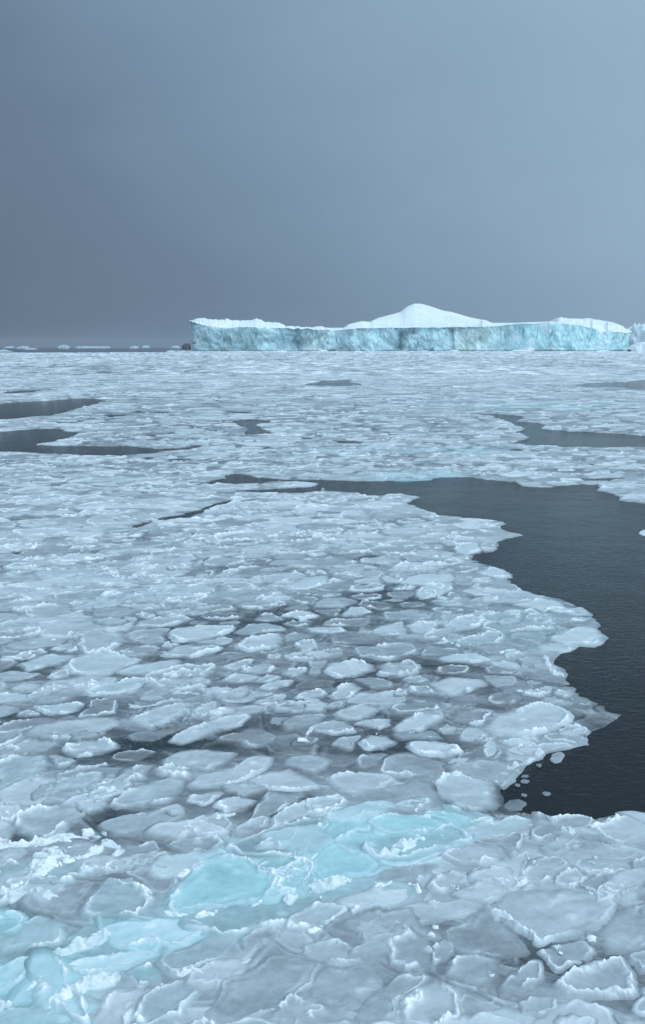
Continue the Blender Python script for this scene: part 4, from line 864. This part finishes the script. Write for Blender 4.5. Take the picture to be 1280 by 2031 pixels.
vd = np.exp(-(fbm(X * .03 + 3, Z * .028 + X * .01, 186, 4) / .03) ** 2) * (PX < 900)[None, :]; base = lerp(base, np.array([.20, .33, .37]), .8 * vd)
v3 = fbm(X * .07 + .7 * vn(X * .04, Z * .06, 231), Z * .07 + .5 * vn(X * .05, Z * .05, 232), 233, 3); base = base * (1 + .30 * v3[..., None])
v4 = np.exp(-(fbm(X * .05 + Z * .02, Z * .012, 234, 3) / .022) ** 2) * sst(vn(X * .03, Z * .04, 235), -.2, .4); base = lerp(base, np.array([.22, .38, .44]), .7 * v4)
v5 = np.exp(-(fbm(X * .06 - Z * .03, Z * .05, 236, 3) / .03) ** 2) * sst(vn(X * .025, Z * .05, 237), -.1, .4); base = lerp(base, np.array([.84, .92, .94]), .65 * v5)
mB = np.array([.50, .68, .73]); base = np.clip(base, .02, 1.2); base = base * np.array([.91, 1.0, .99]) * ((base / mB).mean(-1, keepdims=True)) ** .22
ypx = ep[None, :] + (696.5 - ep)[None, :] * (1 - tt)
PXg = PX[None, :] + 1.6 * vn(X * .08, Z * .08, 187)
def spot(cx, cy, rx, ry, col, k, rot=0.):
    global base
    dx = (PXg - cx); dy = (ypx + 1.2 * vn(X * .06, Z * .09, 188) - cy); c, s = math.cos(rot), math.sin(rot)
    u, v = (dx * c + dy * s) / rx, (-dx * s + dy * c) / ry
    if col[0] < .35: col = tuple(q_ * .6 for q_ in col)
    base = lerp(base, np.array(col), k * np.exp(-(u * u + v * v) ** 1.3))
spot(817, 657, 17, 7, (.21, .32, .36), .85, -.1); spot(803, 668, 9, 12, (.24, .34, .38), .7, .4); spot(797, 688, 10, 8, (.26, .36, .40), .6)
spot(600, 676, 20, 11, (.20, .34, .38), .85, -.3); spot(725, 672, 14, 9, (.36, .50, .54), .5, .5); spot(850, 678, 10, 9, (.42, .56, .60), .4); spot(530, 662, 22, 4, (.34, .48, .52), .5, .1); spot(586, 670, 10, 3, (.16, .28, .33), .7, -.6); spot(440, 672, 20, 14, (.33, .46, .51), .4); spot(447, 690, 14, 4, (.26, .39, .43), .6)
spot(443, 675, 1.5, 4.5, (.06, .24, .29), .95); spot(386, 642, 8, 3, (.2, .36, .41), .7, .2); spot(400, 662, 3.6, 20, (.74, .84, .87), .95, .62); spot(384, 679, 5, 1.2, (.12, .2, .25), .8); spot(384, 673, 5, 3, (.8, .88, .9), .8)
spot(668, 672, 1.2, 10, (.08, .15, .19), .85, -.25); spot(618, 660, .8, 8, (.15, .25, .3), .7, -.2); spot(500, 668, .8, 12, (.2, .33, .38), .6, .3)
spot(680, 680, 8, 16, (.27, .38, .42), .5); spot(640, 662, 12, 8, (.30, .42, .46), .5); spot(560, 684, 30, 5, (.62, .76, .80), .5); spot(620, 690, 12, 5, (.66, .72, .74), .6)
spot(900, 664, 1.0, 16, (.14, .17, .17), .75); spot(995, 664, .9, 16, (.2, .32, .34), .6, -.15)
for cx, cy, rx, ry, ro in [(1003,664,.9,12,-.15),(1023,652,.8,6,-.1),(1040,656,.8,9,.1),(1040,668,.7,6,-.1),(1067,662,.8,12,.15),(1129,664,.8,8,.2),(1172,672,.9,15,.35),(1198,662,.8,3,0),(1218,670,.8,10,.3),(1238,672,1.0,12,.4),(1198,671,1,1.6,0),(1095,660,1.3,10,.1),(1224,665,.7,8,.3)]:
    spot(cx, cy, rx, ry, (.05, .22, .32), .85, ro)
base = lerp(base, np.array([.80, .88, .90]), .75 * (1 - sst(tt, .03, .16 + .1 * vn(X * .04, 0 * X, 189))) * sst(vn(X * .035, 0 * X, 190), -.5, .4))
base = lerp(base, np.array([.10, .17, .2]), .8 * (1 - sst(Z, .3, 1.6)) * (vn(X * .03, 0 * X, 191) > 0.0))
root = empty('iceberg', (float(X.mean()), YB, 0.)); loc = np.array(root.location)
tag(root, 'huge flat-topped turquoise iceberg with a snow dome on the horizon', 'iceberg')
V = np.stack([X.ravel(), Yv.ravel(), Z.ravel()], 1) - loc
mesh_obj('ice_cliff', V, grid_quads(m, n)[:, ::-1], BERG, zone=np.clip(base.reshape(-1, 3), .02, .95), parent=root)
# snow on top
ks = 40; back = np.interp(PX, [377, 430, 690, 760, 830, 950, 1100, 1110, 1250], [45, 70, 110, 240, 320, 250, 130, 100, 80]); kb = np.hanning(83)[1:-1]; kb /= kb.sum(); back = np.convolve(np.pad(back, 40, 'edge'), kb, 'valid')
V = []
skz = np.array([at(PX[i], sp_[i], YB + 4 + back[i]) for i in range(n)])
e0 = V
kk_ = np.hanning(93)[1:-1]; kk_ /= kk_.sum(); topS = np.convolve(np.pad(Yv[-1], 45, 'edge'), kk_, 'valid')
topY = Yv[-1]; topX = X[-1]; topZ = Z[-1]
for k in range(ks):
    t = k / (ks - 1) * 1.9
    if t <= 1:
        s_ = t * t * (3 - 2 * t) if k else 0; bl_k = min(1., k / 7.); topY = Yv[-1] * (1 - bl_k) + (topS + 1.5) * bl_k
        dome = (skz[:, 2] - topZ) > 22
        s2 = np.where(dome, s_ * .85 + .15 * t, 1 - (1 - t) ** 2.2)
        zc = topZ + (skz[:, 2] - topZ) * s2; yc = topY + (skz[:, 1] - topY) * t; xc = topX + (skz[:, 0] - topX) * t
    else:
        r = (t - 1) / .9
        zc = skz[:, 2] - (skz[:, 2] + 2) * r ** 2; yc = skz[:, 1] + 260 * r; xc = skz[:, 0] + (xc * 0) 
    rough = np.where((PX < 690) | (PX > 1100), 1.0, .25)
    if 0 < t < 1: zc = zc + rough * (1.0 * fbm(xc * .05, yc * .05, 201, 3) + .5 * vn(xc * .2, yc * .15, 202)) * math.sin(PI * min(t, 1)) - .8 * (1 - t)
    V.append(np.stack([xc, yc, zc], 1))
V = np.concatenate(V)
mesh_obj('snow_cap', V - loc, grid_quads(ks, n)[:, ::-1], SNOW, parent=root)

def small_berg(pts, ybase, Yd, depth, mat, name, lab, cat, zone=(.6, .72, .76), grp=None, rough=.06):
    """free standing berg or floe from its skyline: real depth, rounded cross-section"""
    P = np.array(pts, float); nn = 90; px = np.linspace(P[0, 0], P[-1, 0], nn); py = np.interp(px, P[:, 0], P[:, 1])
    top = np.array([at(px[i], py[i], Yd) for i in range(nn)]); mm = 25; V = []
    hmax = max(top[:, 2].max(), .3)
    for k in range(mm):
        u = -1 + 2 * k / (mm - 1); g = (1 - abs(u) ** 5) ** .5
        e = np.clip(np.minimum(np.arange(nn), nn - 1 - np.arange(nn)) / 6, 0, 1)
        yy = Yd + u * depth * (.4 + .6 * e) + depth * .12 * vn(top[:, 0] * 4 / depth, 0 * px + k * .1, 211)
        zz_ = -.6 + (np.maximum(top[:, 2], .0) + .6) * g
        zz_ = zz_ + hmax * rough * fbm(top[:, 0] * 6 / (depth + 1), yy * 6 / (depth + 1), 212, 3) * g
        V.append(np.stack([top[:, 0], yy, zz_], 1))
    V = np.concatenate(V); c = (float(top[:, 0].mean()), Yd, 0.)
    o = mesh_obj(name, V, grid_quads(mm, nn)[:, ::-1], mat, loc=c, zone=np.tile(np.array(zone), (len(V), 1)) if mat is BERG else None)
    tag(o, lab, cat, grp); return o
G = 'small icebergs along the left horizon'
small_berg([(1236,691),(1240,670),(1250,664),(1253,654),(1257,650),(1262,648.6),(1268,647),(1273,649.5),(1280,646.5),(1300,651),(1318,648),(1340,660),(1352,691)], 691, 2100, 60, BERG, 'iceberg', 'pale iceberg cut by the right frame edge behind the huge one', 'iceberg', (.78, .87, .90), rough=.22)
small_berg([(1248,693.5),(1254,688),(1265,681),(1280,678),(1300,680),(1320,693.5)], 693, 1500, 25, SNOW, 'iceberg',  'low white snow covered ice mound at the right frame edge', 'iceberg')
small_berg([(364,689.4),(364.8,684),(367,683.4),(370,684.2),(372,682.8),(376,683.5),(378,689.4)], 689, 3600, 60, ROCK, 'rock', 'small dark rock on the horizon touching the left end of the huge iceberg', 'rock', rough=.5)
for pts, Yd, lab in [
 ([(36,690),(40,688.2),(46,686.2),(52,687),(58,690)], 5200, 'jagged white berg near the left frame edge'),
 ([(10,689.6),(16,686.4),(24,686.4),(28,689.6)], 7000, 'faint leftmost berg on the horizon'),
 ([(52,692.6),(58,691.2),(66,690.8),(71,692.6)], 2900, 'flat white floe on the dark water at far left'),
 ([(-12,697.6),(0,693.6),(5,695.2),(13,697.4)], 1450, 'white floe cut by the left frame edge on the far water'),
 ([(117,690),(119,686),(124,683.8),(132,684),(136,688),(138,690)], 5200, 'rounded blue-white berg, tallest of the small ones'),
 ([(150,689.8),(153,687),(170,686.6),(200,687),(216,687),(219,689.8)], 6200, 'long flat white berg, widest of the small ones'),
 ([(258,690),(262,686.8),(268,685.8),(273,687),(275,690)], 5600, 'small white berg right of the long flat one'),
 ([(282,689.4),(286,685),(294,685),(297,689.4)], 7500, 'faint small berg in the middle of the left horizon'),
 ([(340,689.6),(345,686),(352,685.4),(358,689.6)], 6500, 'pale small berg just left of the dark rock')]:
    pts = [(a, 690 + (b - 690) * .8 if Yd > 4000 else b) for a, b in pts]
    small_berg(pts, 690, Yd, 40, BERG, 'iceberg', lab, 'iceberg', (.44, .54, .60), G, rough=.35)
for pts, Yd, lab in [
 ([(548,698.6),(553,695.6),(560,694.6),(567,696),(571,698.6)], 1380, 'low white snow mound at the foot of the iceberg, left of centre'),
 ([(628,697.4),(636,694.2),(646,694),(652,697.4)], 1500, 'second low snow mound at the iceberg foot, near the centre'),
 ([(330,697),(338,695.2),(346,695.8),(349,697)], 1500, 'small white floe left of the iceberg foot'),
 ([(282,707.2),(300,704.4),(322,704.6),(332,707.2)], 800, 'long low white floe on the far ice at left'),
 ([(166,709),(176,707),(186,709)], 720, 'small low white floe on the far left ice'),
 ([(942,710.6),(948,708.4),(954,710.6)], 640, 'small low white floe on the far ice right of centre'),
 ([(1116,700.6),(1124,698.4),(1132,700.6)], 1100, 'tiny white floe under the bright cyan end of the iceberg'),
 ([(470,698),(474,696.4),(482,696),(490,698)], 1420, 'flat white mound at the iceberg foot, nearest its left corner'),
 ([(700,697.6),(706,695.6),(716,696),(722,697.6)], 1450, 'thin white mound at the iceberg foot under the start of the snow dome'),
 ([(833,697),(838,694.8),(846,695.2),(852,697)], 1520, 'white mound at the foot of the darkest cliff patch'),
 ([(886,697.4),(898,694.2),(907,694.6),(914,697.4)], 1500, 'white mound where the greenish grey cliff section begins'),
 ([(1010,697),(1022,694),(1040,693.6),(1052,695),(1060,697)], 1520, 'wide white mound at the foot of the bright cyan cliff'),
 ([(1180,697),(1190,694.4),(1204,694.8),(1212,697)], 1520, 'white mound at the foot of the cliff near its right end')]:
    small_berg(pts, 697, Yd, 9, SNOW, 'snow_mound', lab, 'snow mound', grp='snowy mounds on the far ice')

# ------------------------------------------------------------------ thin sea haze
hm = bpy.data.materials.new('sea_haze'); hm.use_nodes = True; ht = NT(hm.node_tree)
pv = ht.n('ShaderNodeVolumePrincipled', ins={'Color': (.86, .93, 1., 1), 'Density': .00003, 'Anisotropy': .2}); ho = ht.n('ShaderNodeOutputMaterial'); ht.nt.links.new(pv.outputs[0], ho.inputs['Volume'])
hx = 14200.; cv = np.array([(a, b, c) for a in (-hx, hx) for b in (-hx, hx) for c in (-3., 140.)])
hz = mesh_obj('haze', cv, np.array([(0, 1, 3, 2), (4, 6, 7, 5), (0, 4, 5, 1), (2, 3, 7, 6), (0, 2, 6, 4), (1, 5, 7, 3)]), hm)
hz.data.polygons.foreach_set('use_smooth', [False] * 6)
tag(hz, 'thin bluish haze over the sea', None, None, 'stuff')

# ------------------------------------------------------------------ sky: thick overcast, darker to the left
w = bpy.data.worlds.new('World'); scene.world = w; w.use_nodes = True; t = NT(w.node_tree)
SUN_EL, SUN_AZ = math.radians(34), math.radians(104)      # azimuth from +Y towards +X
dirv = t.n('ShaderNodeTexCoord').outputs['Generated']
sep = t.n('ShaderNodeSeparateXYZ', ins={0: dirv}); X_, Y_, Z_ = sep.outputs
sky = t.n('ShaderNodeTexSky', sky_type='NISHITA', sun_disc=False); sky.sun_elevation = SUN_EL; sky.sun_rotation = SUN_AZ; sky.air_density = 1.5; sky.dust_density = 3
nz = t.noise(t.n('ShaderNodeMapping', ins={0: dirv, 2: (.3, .5, .2), 3: (1.3, 1.3, 2.6)}).outputs[0], 1.7, 4, .5, .4)
nz2 = t.noise(t.n('ShaderNodeMapping', ins={0: dirv, 2: (.6, .2, .9), 3: (1, 1, 2)}).outputs[0], 5, 5, .55, .3)
tv = t.math('ADD', .41, t.math('MULTIPLY', X_, 1.02))
tv = t.math('ADD', tv, t.math('MULTIPLY', t.math('MINIMUM', Z_, .45), .85))
tv = t.math('ADD', tv, t.math('MULTIPLY', t.math('SUBTRACT', nz, .5), .30))
tv = t.math('ADD', tv, t.math('MULTIPLY', t.math('SUBTRACT', nz2, .5), .10), clamp=True)
cl = t.ramp(tv, [(0, (.100, .147, .203)), (.33, (.146, .217, .308)), (.65, (.226, .340, .468)), (1, (.315, .462, .605))])
zen = t.n('ShaderNodeMapRange', interpolation_type='SMOOTHSTEP', ins={0: Z_, 1: .55, 2: .93, 3: 0., 4: 1.}).outputs[0]
rear = t.n('ShaderNodeMapRange', interpolation_type='SMOOTHSTEP', ins={0: t.math('ADD', t.math('MULTIPLY', Y_, -1.), t.math('MULTIPLY', X_, .3)), 1: 0., 2: .8, 3: 0., 4: .62}).outputs[0]
cl = t.mix(t.math('MAXIMUM', zen, rear), cl, (1.27, 1.66, 2.02, 1))
skyc = t.mix(1., sky.outputs[0], (.07, .07, .07, 1), 'MULTIPLY')
cl = t.mix(.04, cl, skyc)
bg = t.n('ShaderNodeBackground', ins={'Color': cl, 'Strength': 1.0}); wo = t.n('ShaderNodeOutputWorld'); t.nt.links.new(bg.outputs[0], wo.inputs[0])
sl_ = bpy.data.lights.new('sun', 'SUN'); sl_.energy = .75; sl_.angle = math.radians(16); sl_.color = (1, .97, .93)
so = bpy.data.objects.new('sun', sl_); COL.objects.link(so)
dv = Vector((math.sin(SUN_AZ) * math.cos(SUN_EL), math.cos(SUN_AZ) * math.cos(SUN_EL), math.sin(SUN_EL)))
so.rotation_euler = (-dv).to_track_quat('-Z', 'Y').to_euler()

# ------------------------------------------------------------------ camera and output
cam = bpy.data.cameras.new('camera'); co = bpy.data.objects.new('camera', cam); COL.objects.link(co)
co.location = (0, 0, H); co.rotation_euler = (PI / 2 - PITCH, 0, 0)
cam.sensor_fit = 'VERTICAL'; cam.sensor_height = 36; cam.sensor_width = 36; cam.lens = F / 2031 * 36; cam.clip_end = 100000; cam.clip_start = .1
scene.camera = co
scene.view_settings.view_transform = 'Standard'; scene.view_settings.look = 'None'; scene.view_settings.exposure = 0; scene.view_settings.gamma = 1
